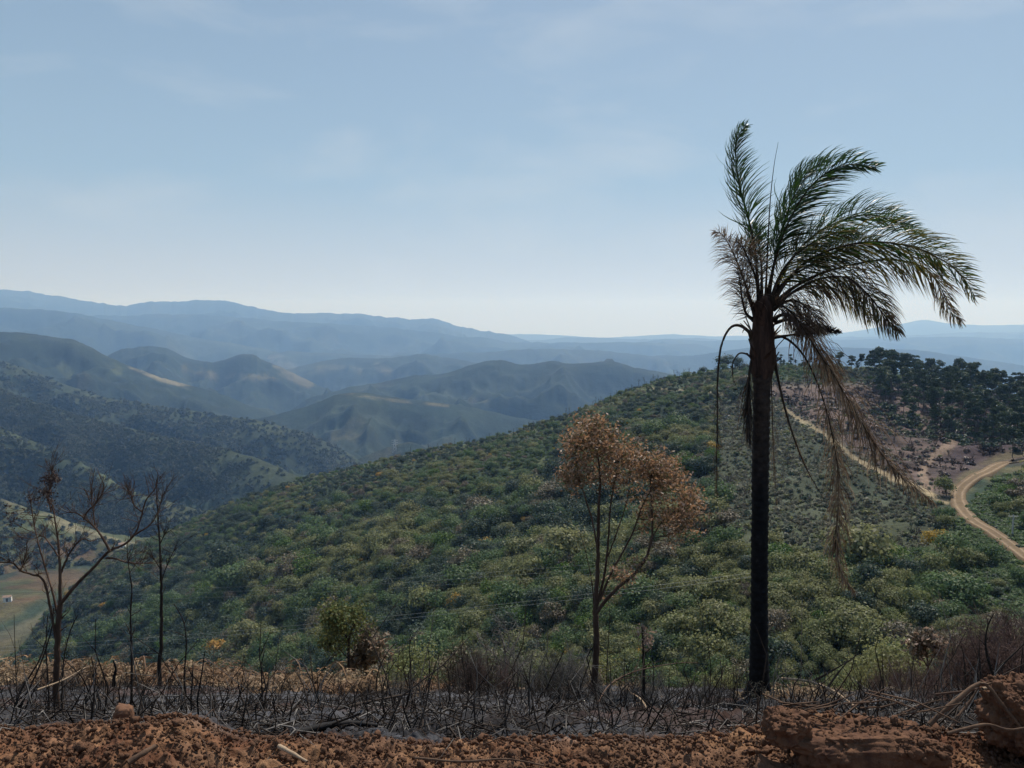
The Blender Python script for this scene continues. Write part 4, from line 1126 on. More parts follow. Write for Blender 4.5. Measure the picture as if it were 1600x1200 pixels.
# ------------------------------------------------------------------ dry fern, thickets, shrubs on the lip of the slope
def fern_mesh(name, seed, mats, n=60, h=1.0, spread=.9):
    rng = np.random.default_rng(seed); V = []; F = []; base = 0
    for k in range(n):
        a = rng.uniform(0, 6.28); L = h * rng.uniform(.6, 1.25); el = rng.uniform(.5, 1.45)
        d = np.array([math.cos(a), math.sin(a), 0.])
        p = np.array([rng.normal(0, .22), rng.normal(0, .22), 0.]) * h; m = 6; c = [p.copy()]
        v = np.array([d[0] * math.cos(el), d[1] * math.cos(el), math.sin(el)])
        for s in range(m):
            v = v + np.array([d[0] * .13, d[1] * .13, -.30 - .12 * s]) * rng.uniform(.7, 1.2); v /= np.linalg.norm(v)
            p = p + v * L / m; c.append(p.copy())
        c = np.array(c); side = np.cross(np.gradient(c, axis=0), [0, 0, 1.0]); side /= np.linalg.norm(side, axis=1)[:, None] + 1e-6
        # stalk
        wd = np.linspace(.010, .004, m + 1)[:, None] * h
        vv = np.concatenate([c - side * wd, c + side * wd]); i = np.arange(m)
        V.append(vv); F.append(np.stack([i, i + 1, i + m + 2, i + m + 1], 1) + base); base += len(vv)
        # pinnae, curled
        for s in range(1, m + 1):
            for sg in (-1, 1):
                for rep in range(2):
                    o = c[s] + (c[s - 1] - c[s]) * rng.random()
                    l = h * .17 * rng.uniform(.5, 1.1) * (1.15 - s / (m + 2)); dd = side[s] * sg + rng.normal(0, .35, 3) + np.array([0, 0, -.45]); dd /= np.linalg.norm(dd)
                    w_ = np.cross(dd, [rng.normal(), rng.normal(), 1]); w_ /= np.linalg.norm(w_); w_ *= l * .16
                    mid = o + dd * l * .5 + np.array([0, 0, l * .12])
                    vv = np.array([o, mid - w_, o + dd * l, mid + w_]); V.append(vv); F.append(np.array([[0, 1, 2, 3]]) + base); base += 4
    return mesh_from(name, np.concatenate(V), np.concatenate(F), mats)
FERN = [fern_mesh('dry_fern', 500 + k, m, 46) for k, m in enumerate((M_TAN, M_TAN2, M_TAN, M_TAN2))]
FERN_L = ['clump of curled orange brown dead fern on the lip of the burnt slope', 'clump of pale straw coloured dead fern on the lip of the burnt slope']
rng = np.random.default_rng(77)
def fern(px, Y, h, k=None, dz=-.05):
    k = int(rng.integers(0, 4)) if k is None else k
    p = near_pt(px, Y); o = link('dry_fern', FERN[k], None, p + np.array([0, 0, dz])); hh = h * rng.uniform(.8, 1.2)
    o.scale = (hh * rng.uniform(1, 1.35), hh * 1.1, hh); o.rotation_euler = (0, 0, rng.uniform(0, 6.28))
    tag(o, FERN_L[k % 2], 'fern', ['orange brown dead fern clumps along the lip', 'straw coloured dead fern clumps along the lip'][k % 2])
for k in range(90): fern(rng.uniform(-30, 350), rng.uniform(13.5, 23), rng.uniform(.6, 1.15))
for k in range(6): fern(rng.uniform(-10, 60), rng.uniform(15, 18), rng.uniform(.9, 1.2))
for k in range(52): fern(rng.uniform(360, 560), rng.uniform(10, 15), rng.uniform(.4, .75))
for k in range(46): fern(rng.uniform(-20, 1600), rng.uniform(6.5, 12), rng.uniform(.10, .24))
for k in range(12): fern(rng.uniform(600, 690), rng.uniform(11.5, 13.5), rng.uniform(.30, .5), int(rng.choice([0, 2])))
for k in range(12): fern(rng.uniform(900, 1010), rng.uniform(11, 13), rng.uniform(.25, .4))
for k in range(16): fern(rng.uniform(1205, 1300), rng.uniform(9, 12), rng.uniform(.28, .55), int(rng.choice([0, 1, 3])))
for k in range(22): fern(rng.uniform(1250, 1480), rng.uniform(7.5, 11), rng.uniform(.18, .32))

M_DGR = leaf_mat('lip_bush_leaves', (.045, .070, .024), .4, .3, col2=(.07, .09, .03))
M_DGY = leaf_mat('yellowish_bush_leaves', (.13, .14, .045), .4, .4, col2=(.17, .16, .06))
THK = [bare_shrub_mesh('bare_shrub', 520 + k, m, 16, 1.0, .55, 14, .010) for k, m in enumerate((M_RED, M_RED, M_GREY, M_BLACKB))]
THL = ['leafless reddish brown shrub in the dead thicket on the lip of the slope', 'leafless reddish brown shrub in the dead thicket on the lip of the slope', 'leafless ash grey shrub standing on the lip of the burnt slope', 'leafless blackened shrub standing on the lip of the burnt slope']
THG = ['reddish dead shrubs of the thicket', 'reddish dead shrubs of the thicket', 'ash grey dead shrubs', 'blackened dead shrubs']
def shrub(px, Y, h, k):
    p = near_pt(px, Y); o = link('bare_shrub', THK[k], None, p - np.array([0, 0, .04])); o.scale = (h * rng.uniform(.8, 1.2), h, h); o.rotation_euler = (rng.normal(0, .1), rng.normal(0, .1), rng.uniform(0, 6.28))
    tag(o, THL[k], 'shrub', THG[k])
for k in range(46):
    px = 1360 + 300 * rng.random() ** .7; shrub(px, rng.uniform(8.5, 13.5), np.interp(px, [1360, 1480, 1600], [.32, .7, .95]) * rng.uniform(.6, 1.15), int(rng.choice([0, 1, 2], p=[.45, .45, .1])))
for k in range(20): shrub(rng.uniform(690, 900), rng.uniform(10, 14), rng.uniform(.3, .75), int(rng.choice([0, 2, 3], p=[.25, .45, .3])))
for k in range(30): shrub(rng.uniform(560, 1180), rng.uniform(7, 13), rng.uniform(.15, .38), int(rng.choice([2, 3])))
for k in range(16): shrub(rng.uniform(-20, 420), rng.uniform(7, 15), rng.uniform(.15, .4), int(rng.choice([2, 3], p=[.3, .7])))
# leafy bushes on the drop beyond the lip
BUSH = [crown_mesh('lip_bush', 540 + k, 1500, 14, 1.0, .75, .055, m, .9, .035, M_TWIG, .1, .6) for k, m in enumerate((M_DGR, M_DGY, M_TR[4], M_TR[2]))]
BL = ['rounded green bush growing just below the lip of the slope', 'yellowish green bush growing just below the lip of the slope', 'dry brown leaved bush growing just below the lip of the slope', 'olive bush growing just below the lip of the slope']
def bush(px, py, Y, r, k, lab=None):
    p = P(px, py, Y); o = link('bush', BUSH[k], None, p); o.scale = (r, r, r * rng.uniform(.8, 1.1)); o.rotation_euler = (0, 0, rng.uniform(0, 6.28))
    # a stem long enough to reach the falling ground
    tag(o, lab or BL[k], 'bush', None if lab else ['green', 'yellowish', 'brown', 'olive'][k] + ' bushes below the lip')
for k in range(46):
    px = rng.uniform(560, 1620); Y = rng.uniform(17, 34); r = rng.uniform(.5, 1.1)
    g = near_pt(px, Y); pyg = float(project(g + np.array([0, 0, r * .8]))[1])
    bush(px, pyg, Y, r, int(rng.choice([0, 1, 2, 3], p=[.35, .2, .2, .25])))

# ------------------------------------------------------------------ hand-traced trees
def traced_tree(name, label, base_px, Y, limbs, mats, clusters=(), leafm=None, leaf=.03, leaves=0, twig_r=.006, tips=0, seed=0, dspread=.35, top_twigs=0, cat='tree', tw_up=.5, cs=1.0, lj=.045):
    rng = np.random.default_rng(seed); org = near_pt(base_px, Y)
    root = empty(name, org, label, cat)
    allp = []; first = True
    for li, (pts, r0, r1, dy) in enumerate(limbs):
        q = []
        for i, (a, b) in enumerate(pts):
            tt = i / max(1, len(pts) - 1); q.append(P(a, b, Y + dy[0] + (dy[1] - dy[0]) * tt))
        q = np.array(q)
        if first: q[0] = org - np.array([0, 0, .05])
        s = spline(q, 6 * len(q)); s[1:-1] += rng.normal(0, r0 * .09, (len(s) - 2, 3))
        t = Tubes(); rr = np.linspace(r0, r1, len(s)); 
        if first: rr[0] *= 1.5; rr[1] *= 1.2
        t.add(s, rr, 7)
        for k in range(top_twigs):
            i = int(rng.integers(int(len(s) * .35), len(s))); d = s[min(i + 1, len(s) - 1)] - s[i - 1]; d /= np.linalg.norm(d)
            L = rng.uniform(.08, .28) * (Y / 8); e = d * .6 + rng.normal(0, .5, 3) + np.array([0, 0, tw_up]); e /= np.linalg.norm(e)
            p1 = s[i] + e * L; t.add([s[i], (s[i] + p1) / 2 + rng.normal(0, .012, 3), p1], [max(twig_r * .8, rr[i] * .4), twig_r * .6, twig_r * .3], 4)
            for q2 in range(3):
                o2 = s[i] + (p1 - s[i]) * rng.uniform(.3, .95); e2 = e + rng.normal(0, .5, 3) + np.array([0, 0, .3]); e2 /= np.linalg.norm(e2)
                p2 = o2 + e2 * L * rng.uniform(.3, .6); t.add([o2, p2], [twig_r * .5, twig_r * .2], 3)
        v, f = t.data(); link('trunk' if first else 'branch', mesh_from('trunk' if first else 'branch', v - org, f, mats, True), root)
        allp.append(s[int(len(s) * (.55 if first else .3)):]); first = False
    A = np.concatenate(allp)
    if clusters:
        tw = Tubes(); LP = []; LN = []
        wts = np.array([c[4] for c in clusters], float); wts /= wts.sum()
        for k in range(tips):
            c = clusters[int(rng.choice(len(clusters), p=wts))]
            d = rng.normal(size=3); d /= np.linalg.norm(d); d *= rng.random() ** .4
            tip = P(c[0] + d[0] * c[2] * cs, c[1] + d[1] * c[3] * cs, Y + d[2] * dspread + c[5])
            cost = np.linalg.norm(A - tip, axis=1) + 1.2 * np.maximum(A[:, 2] - tip[2] + .05, 0)
            s0 = A[int(np.argmin(cost + rng.random(len(A)) * .12))]
            mid = s0 * .45 + tip * .55 + np.array([0, 0, -.04]) + rng.normal(0, .03, 3)
            sp = spline([s0, mid, tip], 6); tw.add(sp, np.linspace(twig_r, twig_r * .35, 6), 3)
            m = leaves // tips
            u = rng.choice(rng.uniform(.4, 1.0, 5), m)
            base = sp[np.clip((u * 5).astype(int), 0, 5)] + rng.normal(0, lj * (Y / 10), (m, 3))
            LP.append(base); nn = rng.normal(size=(m, 3)); nn /= np.linalg.norm(nn, axis=1)[:, None]; LN.append(nn)
        v, f = tw.data(); o = link('twigs', mesh_from('twigs', v - org, f, mats, True), root); o['kind'] = 'stuff'
        if leafm is not None:
            for li, (lm, frac) in enumerate(leafm):
                LPa = np.concatenate(LP); LNa = np.concatenate(LN); sel = rng.random(len(LPa)) < frac
                V, F = leaf_quads(LPa[sel] - org, LNa[sel], leaf * rng.uniform(.6, 1.4, sel.sum()), rng, 2.0)
                o = link('leaves', mesh_from('leaves', V, F, lm), root); o['kind'] = 'stuff'
    return root

M_RUST = leaf_mat('rust_brown_leaves', (.26, .17, .11), .6, .40, tcol=(.42, .24, .13), rough=.5, spec=.3)
M_RUST2 = leaf_mat('pale_shrivelled_leaves', (.34, .24, .18), .4, .3, rough=.45, spec=.4)
M_OLV2 = leaf_mat('half_dead_leaves', (.10, .095, .035), .4, .35, rough=.5)
M_DKB = leaf_mat('dark_dead_leaves', (.030, .018, .016), .4, .15)

traced_tree('scorched_tree', 'slender tree with a scorched rust brown crown left of the palm', 928, 10.0, [
    ([(928, 1096), (929, 1060), (932, 1020), (931, 970), (930, 955)], .052, .038, (0, 0)),
    ([(930, 960), (932, 920), (934, 870), (935, 800), (938, 745), (930, 690), (925, 665)], .034, .008, (0, .1)),
    ([(930, 960), (945, 940), (965, 918), (992, 896), (1010, 870), (1019, 835), (1018, 790), (1016, 745)], .028, .008, (0, -.25)),
    ([(932, 950), (944, 900), (950, 850), (954, 790), (962, 745), (966, 715)], .020, .006, (0, .3)),
    ([(936, 940), (958, 890), (985, 840), (1002, 795), (1015, 770), (1040, 745)], .018, .005, (0, .2)),
    ([(934, 860), (925, 812), (912, 770), (902, 735), (899, 700)], .014, .005, (0, -.2)),
    ([(928, 950), (924, 905), (912, 850), (900, 820)], .009, .003, (0, .2)),
    ([(1019, 840), (1035, 815), (1060, 795), (1085, 785)], .010, .003, (-.2, -.3)),
    ([(950, 870), (968, 820), (980, 780), (985, 740)], .011, .004, (.1, .0)),
    ], M_BROWNB,
    clusters=[(928, 664, 38, 24, 3.2, 0), (900, 690, 26, 26, 2.3, -.1), (958, 684, 38, 26, 3, .1), (998, 706, 38, 24, 2.8, 0), (884, 738, 20, 18, 1.6, -.1), (1034, 722, 32, 24, 2.4, .1), (1058, 754, 34, 26, 2.6, 0), (1080, 788, 28, 24, 1.8, -.1), (1096, 818, 20, 18, .9, -.1), (975, 735, 40, 20, 1.8, .2), (1000, 778, 32, 16, .9, .1), (1040, 800, 28, 20, 1.1, 0), (974, 890, 22, 22, .8, -.1), (930, 730, 26, 22, 1.0, 0)],
    leafm=[(M_RUST, .62), (M_RUST2, .17), (M_OLV2, .20)], leaf=.023, leaves=15000, tips=640, twig_r=.0032, seed=5, dspread=.95, cs=1.18, lj=.05)
traced_tree('bare_tree', 'leafless scorched tree with forking branches at the left edge', 88, 5.6, [
    ([(86, 1150), (88, 1080), (90, 1010), (92, 965), (94, 945)], .026, .019, (0, 0)),
    ([(94, 945), (118, 915), (148, 885), (170, 862), (195, 850), (212, 832), (221, 806), (228, 782), (243, 762), (247, 742)], .014, .003, (0, -.2)),
    ([(94, 945), (94, 905), (93, 878), (91, 845), (86, 815), (80, 780)], .014, .003, (0, .1)),
    ([(95, 895), (108, 866), (121, 848), (130, 842), (142, 846)], .010, .003, (.05, .2)),
    ([(172, 862), (160, 840), (149, 825), (132, 810), (118, 801), (104, 801)], .010, .003, (-.1, 0)),
    ([(131, 812), (136, 800), (150, 786), (160, 770), (163, 757)], .007, .0025, (0, 0)),
    ([(149, 825), (146, 800), (143, 780), (142, 762)], .006, .002, (0, .1)),
    ([(166, 872), (180, 873), (200, 879), (228, 880)], .009, .003, (-.1, -.2)),
    ([(90, 960), (82, 925), (74, 898), (60, 850), (52, 812), (46, 775)], .009, .003, (0, .3)),
    ([(88, 1000), (70, 912), (50, 898), (32, 892), (20, 880), (-4, 878)], .011, .005, (0, -.3)),
    ([(30, 893), (36, 884), (38, 876)], .005, .002, (-.2, -.2)),
    ([(222, 800), (210, 790), (205, 776), (202, 768)], .005, .002, (-.15, -.2)),
    ([(206, 838), (232, 822), (244, 806), (250, 790), (256, 770)], .007, .002, (-.15, 0)),
    ([(92, 870), (78, 850), (66, 838), (50, 842), (28, 838)], .006, .002, (0, .2)),
    ([(80, 800), (76, 775), (80, 752), (82, 730)], .006, .002, (.1, .1)),
    ], M_BROWNB, clusters=[(83, 742, 9, 16, 2, .1), (66, 768, 12, 8, 1, .1), (4, 800, 14, 22, .8, 0)], leafm=[(M_DKB, .8)], leaf=.011, leaves=620, tips=40, lj=.03, top_twigs=22, twig_r=.0028, seed=6)
traced_tree('leaning_stems', 'bundle of thin charred stems leaning from the foot of the bare tree', 20, 5.0, [
    ([(0, 1130), (30, 1085), (60, 1035), (72, 1000)], .010, .004, (0, .2)),
    ([(10, 1140), (44, 1080), (66, 1030), (80, 985), (84, 950)], .009, .003, (.1, .3)),
    ([(78, 1150), (76, 1080), (72, 1010), (75, 960)], .009, .003, (.3, .5)),
    ([(98, 1150), (97, 1080), (100, 1030), (110, 985), (122, 960)], .008, .003, (.5, .6)),
    ([(150, 1120), (132, 1065), (110, 1040), (98, 1030)], .007, .003, (1.2, .6)),
    ([(20, 1150), (50, 1085), (70, 1050)], .008, .003, (.2, .3)),
    ], M_BLACKB, top_twigs=5, twig_r=.003, seed=7, cat='shrub')
traced_tree('burnt_pole_tree', 'straight thin burnt tree with a spray of fine twigs, right of the left bare tree', 250, 12, [
    ([(250, 1062), (249, 1040), (252, 1010), (252, 960), (252, 910), (250, 860), (247, 810), (245, 775), (245, 765)], .036, .008, (0, 0)),
    ([(252, 910), (262, 880), (275, 855)], .012, .004, (0, .2)), ([(251, 890), (240, 872), (228, 862)], .010, .004, (0, 0)), ([(250, 850), (258, 835), (268, 828)], .010, .003, (0, 0)),
    ], M_BLACKB, top_twigs=9, twig_r=.006, seed=8)
traced_tree('small_leafy_tree', 'small tree half green and half scorched behind the dry fern left of centre', 546, 14, [
    ([(546, 1078), (545, 1040), (545, 1010), (547, 992), (556, 972), (562, 960)], .040, .012, (0, 0)),
    ([(546, 1005), (535, 985), (522, 968), (515, 955)], .018, .006, (0, -.2)), ([(548, 990), (566, 985), (585, 985)], .014, .005, (0, .2)), ([(545, 1030), (530, 1015), (510, 1008)], .012, .004, (0, .2)),
    ], M_BLACKB, clusters=[(528, 952, 26, 16, 3, 0), (550, 962, 24, 20, 2.2, .1), (512, 975, 16, 18, 2, 0), (522, 995, 22, 16, 1.6, .1)],
    leafm=[(M_TR[1], .4), (M_DGY, .7)], leaf=.034, leaves=3600, tips=190, twig_r=.005, seed=9, dspread=.7, cs=1.35, lj=.06)
traced_tree('small_brown_shrub', 'pinkish brown dead leaved shrub beside the half green small tree', 572, 14.5, [
    ([(572, 1078), (572, 1040), (570, 1010), (574, 985)], .022, .008, (0, 0)), ([(572, 1030), (590, 1010), (600, 1000)], .012, .005, (0, 0))], M_BROWNB,
    clusters=[(578, 992, 24, 20, 2, 0), (590, 1018, 22, 20, 2, .1), (565, 1025, 28, 20, 2, 0), (545, 1045, 30, 14, 1, 0)], leafm=[(M_TR[4], .6), (M_RUST2, .15)], leaf=.05, leaves=2200, tips=110, twig_r=.005, seed=10, dspread=.6, cat='shrub')
traced_tree('grey_dead_shrub', 'large ash grey leafless shrub with curling branches in front of the green hillside', 792, 14, [
    ([(792, 1080), (790, 1045), (788, 1010), (780, 985)], .022, .008, (0, 0)), ([(792, 1040), (802, 1012), (812, 990), (806, 972)], .014, .004, (0, .1)), ([(788, 1045), (770, 1020), (752, 1005), (745, 985)], .014, .004, (0, 0)),
    ([(794, 1060), (820, 1035), (838, 1015), (840, 1000)], .013, .004, (0, 0)), ([(790, 1060), (760, 1045), (738, 1030)], .012, .004, (0, .2)), ([(790, 1020), (796, 1000), (790, 982), (776, 975)], .011, .004, (0, .2))], M_GREY,
    clusters=[(785, 995, 44, 26, 3, 0), (800, 1030, 50, 24, 2, 0), (755, 1010, 22, 22, 1, 0)], leafm=None, tips=230, leaves=230, twig_r=.004, seed=12, dspread=.7, top_twigs=12, cat='shrub')
traced_tree('brown_leaved_shrub', 'dry shrub with curled brown leaves on the right, before the green slope', 1452, 12, [
    ([(1452, 1076), (1450, 1040), (1446, 1015), (1440, 998)], .020, .007, (0, 0)), ([(1451, 1040), (1464, 1015), (1474, 1000)], .012, .004, (0, 0)), ([(1451, 1045), (1436, 1020), (1428, 1005)], .011, .004, (0, .2))], M_BROWNB,
    clusters=[(1446, 990, 26, 14, 3, 0), (1470, 1002, 18, 18, 2, 0), (1430, 1008, 16, 14, 1.5, 0)], leafm=[(M_RUST2, .3), (M_TR[4], .6)], leaf=.045, leaves=1500, tips=90, twig_r=.005, seed=13, dspread=.5, cat='shrub')
traced_tree('dry_leaf_tuft', 'tuft of hanging straw coloured leaves on top of the thin burnt stem', 1006, 8.5, [
    ([(1006, 1090), (1005, 1030), (1006, 985)], .006, .004, (0, 0))], M_BLACKB, clusters=[(1005, 984, 9, 10, 1, 0), (1012, 994, 6, 8, 1, 0)], leafm=[(M_RUST2, 1)], leaf=.03, leaves=110, tips=16, twig_r=.003, seed=14, dspread=.08, cat='leaf tuft')

# ------------------------------------------------------------------ the palm
PY = 10.0
M_PG = leaf_mat('palm_green', (.010, .022, .008), .35, .30, tcol=(.045, .11, .016), rough=.42, spec=.5)
M_PG2 = leaf_mat('palm_yellow_green', (.036, .036, .010), .35, .36, tcol=(.18, .15, .025), rough=.42, spec=.5)
M_PB = leaf_mat('palm_dead_brown', (.060, .040, .030), .45, .25, tcol=(.16, .10, .06), rough=.6)
M_PT = leaf_mat('palm_dead_tan', (.21, .155, .105), .45, .3, rough=.6)
M_PK = leaf_mat('palm_burnt_black', (.010, .009, .010), .3, .05, rough=.7)
M_RACH = bark_mat('palm_leaf_stalk', (.018, .016, .014), (.060, .042, .03), 12)
M_BOOT = bark_mat('palm_leaf_bases', (.022, .014, .012), (.085, .05, .038), 16, .15)
pb = near_pt(1185, PY)
palm = empty('palm_tree', pb, 'tall palm with a blackened trunk and a half dead windswept crown', 'palm')
def palm_trunk():
    nz_, ns = 150, 22
    rows = np.array([(1094, 1185, 33), (1086, 1185.5, 25), (1076, 1186, 20), (1060, 1186, 17.5), (1030, 1186, 15.8), (960, 1186.5, 14.5), (850, 1187, 14.2), (740, 1188, 14.0), (650, 1189.5, 14), (600, 1190.5, 14.5), (585, 1191, 17)])
    py = np.linspace(1094, 585, nz_); cx = np.interp(-py, -rows[:, 0], rows[:, 1]); hw = np.interp(-py, -rows[:, 0], rows[:, 2])
    C = Pv(cx, py, PY); C[0] = pb - np.array([0, 0, .08]); R = hw * PY / FOC * .92
    th = np.arange(ns) * 2 * math.pi / ns
    ang, zz = np.meshgrid(th, np.arange(nz_))
    rr = R[:, None] * (1 + .06 * np.sin(zz * 1.9 + .5 * np.sin(ang * 2)) * (zz > 8) + .05 * fbm(np.cos(ang) * 2 + zz * .08, np.sin(ang) * 2 + zz * .05, 4, 66) + .03 * fbm(np.cos(ang) * 6, np.sin(ang) * 6 + zz * .03, 3, 67))
    flare = np.maximum(0, (8 - zz) / 8.0); rr = rr * (1 + .18 * flare * np.sin(ang * 5))
    V = np.stack([C[:, None, 0] + rr * np.cos(ang), C[:, None, 1] + rr * np.sin(ang), np.broadcast_to(C[:, None, 2], rr.shape)], -1)
    i = np.arange(nz_ - 1)[:, None] * ns; j = np.arange(ns)[None, :]; j2 = (j + 1) % ns
    F = np.stack([i + j, i + j2, i + ns + j2, i + ns + j], -1).reshape(-1, 4)
    m, n, b, o_ = new_mat('burnt_palm_trunk')
    g = n.nodes.new('ShaderNodeNewGeometry'); sx = n.nodes.new('ShaderNodeSeparateXYZ'); n.links.new(g.outputs['Position'], sx.inputs[0])
    k = noise_node(n, 9, 8, .7, g.outputs['Position'])
    r1 = ramp_node(n, [(.38, (.004, .004, .005)), (.60, (.014, .013, .014)), (.74, (.045, .043, .044))], k.outputs['Fac'])
    r2 = ramp_node(n, [(.35, (.018, .013, .012)), (.7, (.070, .048, .038))], k.outputs['Fac'])
    ad = n.nodes.new('ShaderNodeMath'); ad.operation = 'MULTIPLY_ADD'; n.links.new(k.outputs['Fac'], ad.inputs[0]); ad.inputs[1].default_value = .7; n.links.new(sx.outputs['Z'], ad.inputs[2])
    mr = n.nodes.new('ShaderNodeMapRange'); mr.inputs['From Min'].default_value = P(0, 780, PY)[2] + .35; mr.inputs['From Max'].default_value = P(0, 640, PY)[2] + .35; n.links.new(ad.outputs[0], mr.inputs['Value'])
    mx = n.nodes.new('ShaderNodeMix'); mx.data_type = 'RGBA'; n.links.new(mr.outputs[0], mx.inputs['Factor']); n.links.new(r1.outputs[0], mx.inputs['A']); n.links.new(r2.outputs[0], mx.inputs['B'])
    n.links.new(mx.outputs['Result'], b.inputs['Base Color']); b.inputs['Roughness'].default_value = .8; b.inputs['Specular IOR Level'].default_value = .2
    bump(n, b, k.outputs['Fac'], .7, .02)
    link('trunk', mesh_from('trunk', V.reshape(-1, 3) - pb, F, m, True), palm)
    # sheath of old leaf bases under the crown
    py = np.linspace(592, 462, 50); C = Pv(np.interp(-py, [-592, -560, -500, -462], [1191, 1191, 1192, 1193]), py, PY)
    R = np.interp(-py, [-592, -578, -556, -528, -500, -475, -462], [14, 17.5, 18.5, 17.5, 15, 13.5, 8]) * PY / FOC
    ang, zz = np.meshgrid(th, np.arange(50)); rr = R[:, None] * (1 + .10 * fbm(np.cos(ang) * 4, np.sin(ang) * 4 + zz * .12, 3, 68) + .07 * np.sin(ang * 7 + zz * .35))
    V = np.stack([C[:, None, 0] + rr * np.cos(ang), C[:, None, 1] + rr * np.sin(ang), np.broadcast_to(C[:, None, 2], rr.shape)], -1)
    i = np.arange(49)[:, None] * ns; F = np.stack([i + j, i + j2, i + ns + j2, i + ns + j], -1).reshape(-1, 4)
    link('crown_shaft', mesh_from('crown_shaft', V.reshape(-1, 3) - pb, F, M_BOOT, True), palm)
    rng = np.random.default_rng(3)
    for k in range(34):                                   # broken sheaths and stubs round the shaft
        a = rng.uniform(0, 6.28); pz = rng.uniform(462, 560); c0 = P(1191, pz + 22, PY); d = np.array([math.cos(a), math.sin(a) , 0]); R0 = 16 * PY / FOC
        L = rng.uniform(.18, .42); s = spline([c0 + d * R0 * .7, c0 + d * R0 * 1.1 + [0, 0, L * .5], c0 + d * (R0 * 1.15 + rng.uniform(0, .17)) + [0, 0, L]], 6)
        side = np.cross(d, [0, 0, 1.0]); wd = np.array([.06, .055, .045, .03, .02, .006])[:, None] * rng.uniform(.6, 1.1)
        vv = np.concatenate([s - side * wd, s + d * .015, s + side * wd]); i_ = np.arange(5)
        F = np.concatenate([np.stack([i_, i_ + 1, i_ + 7, i_ + 6], 1), np.stack([i_ + 6, i_ + 7, i_ + 13, i_ + 12], 1)])
        link('leaf_base', mesh_from('leaf_base', vv - pb, F, M_BOOT), palm)
palm_trunk()

def frond(pts, dy, L, mat, n=62, start=.22, seed=0, wind=(.55, 0, -.25), up=.35, width=.011, spread=1.0, r=.018, tipf=.45, label=None, mat2=None, curl=1.0, sag=.45, jitter=.2, hang=0.0, bare=False, rmat=None, drop=0.0):
    """pts: rachis in the photograph's pixels, from the crown outwards; dy: how far it leans away or towards the viewer."""
    rng = np.random.default_rng(seed); m = len(pts); n = int(n * 2.3); width *= 1.0; L *= 1.38
    q = np.array([P(a, b, PY + dy * (i / (m - 1)) ** 1.2) for i, (a, b) in enumerate(pts)]); K = 60
    s = spline(q, K); t = Tubes(); t.add(s, np.interp(np.linspace(0, 1, K), [0, .06, .2, 1], [r * 2.1, r * 1.5, r, r * .18]), 5)
    v, f = t.data(); ro = link('frond', mesh_from('frond', v - pb, f, rmat or M_RACH, True), palm)
    if label: ro['label'] = label
    if bare: return
    T = np.gradient(s, axis=0); T /= np.linalg.norm(T, axis=1)[:, None]
    V = []; F = []; MI = []; nb = 0; SEG = 5
    w_ = np.array(wind)
    for side in (-1, 1):
        for k in range(n):
            u = start + (1 - start) * (k + rng.random()) / n
            if rng.random() < drop: continue
            x = u * (K - 1); i = min(int(x), K - 2); p = s[i] + (s[i + 1] - s[i]) * (x - i); tt = T[i]
            a = np.cross(tt, [0, 1.0, 0]); a /= np.linalg.norm(a) + 1e-9         # in the picture plane, across the stalk
            b = np.cross(tt, a)
            ph = rng.normal(0, .75)
            d = (a * side * math.cos(ph) + b * math.sin(ph)) * spread + tt * (.55 + .5 * u) + np.array([0, 0, up]) * (1 - hang)
            d += rng.normal(0, jitter, 3); d /= np.linalg.norm(d)
            g = (u - start) / (1 - start)
            l = L * (.55 + .65 * math.sin(math.pi * min(1, g * .85 + .15))) * (1 - (1 - tipf) * g ** 3) * (rng.uniform(.75, 1.15) if hang < .3 else rng.uniform(.35, 1.45))
            if hang >= .3: d = d + .5 * np.array([math.sin(x * 1.7 + side), math.cos(x * 2.3), 0]) * rng.random(); d /= np.linalg.norm(d)
            c = [p.copy()]; v = d.copy()
            for q_ in range(SEG):
                v = v + (w_ * curl + np.array([0, 0, -sag - hang])) * (.10 + .11 * q_); v /= np.linalg.norm(v)
                c.append(c[-1] + v * l / SEG)
            c = np.array(c); wdv = np.cross(v, [rng.normal(), rng.normal(), rng.normal()]); wdv /= np.linalg.norm(wdv)
            wd = np.array([.45, .9, 1, .8, .45, .08])[:, None] * width * .5
            V.append(np.concatenate([c - wdv * wd, c + wdv * wd])); i_ = np.arange(SEG)
            F.append(np.stack([i_, i_ + 1, i_ + SEG + 2, i_ + SEG + 1], 1) + nb); nb += 2 * SEG + 2
            MI.append(np.full(SEG, 1 if (mat2 is not None and rng.random() < .3 + .35 * g) else 0))
    o = link('leaflets', mesh_from('leaflets', np.concatenate(V) - pb, np.concatenate(F), [mat, mat2 or mat], False, np.concatenate(MI)), ro); o['kind'] = 'stuff'

frond([(1186, 480), (1183, 430), (1179, 385), (1168, 336), (1157, 296), (1150, 250), (1153, 214), (1166, 196)], .6, .31, M_PG, 78, .22, 1, up=.5, wind=(.5, 0, .1), sag=.1, label='upright dark green frond on the left of the crown', width=.014)
frond([(1196, 470), (1199, 400), (1203, 320), (1209, 262), (1216, 222)], .1, .2, M_PG, 4, .2, 2, bare=True, r=.012, label='unopened spear leaf pointing straight up')
frond([(1200, 470), (1208, 420), (1222, 370), (1242, 328), (1266, 292), (1298, 266), (1335, 256), (1370, 262)], -.4, .36, M_PG, 84, .20, 3, up=.4, wind=(.75, 0, -.1), sag=.18, label='green frond arching up to the right at the top', width=.016)
frond([(1198, 470), (1212, 400), (1226, 345), (1243, 300), (1262, 268), (1290, 250)], .5, .30, M_PG, 66, .25, 4, up=.5, wind=(.7, 0, 0), sag=.1, width=.016)
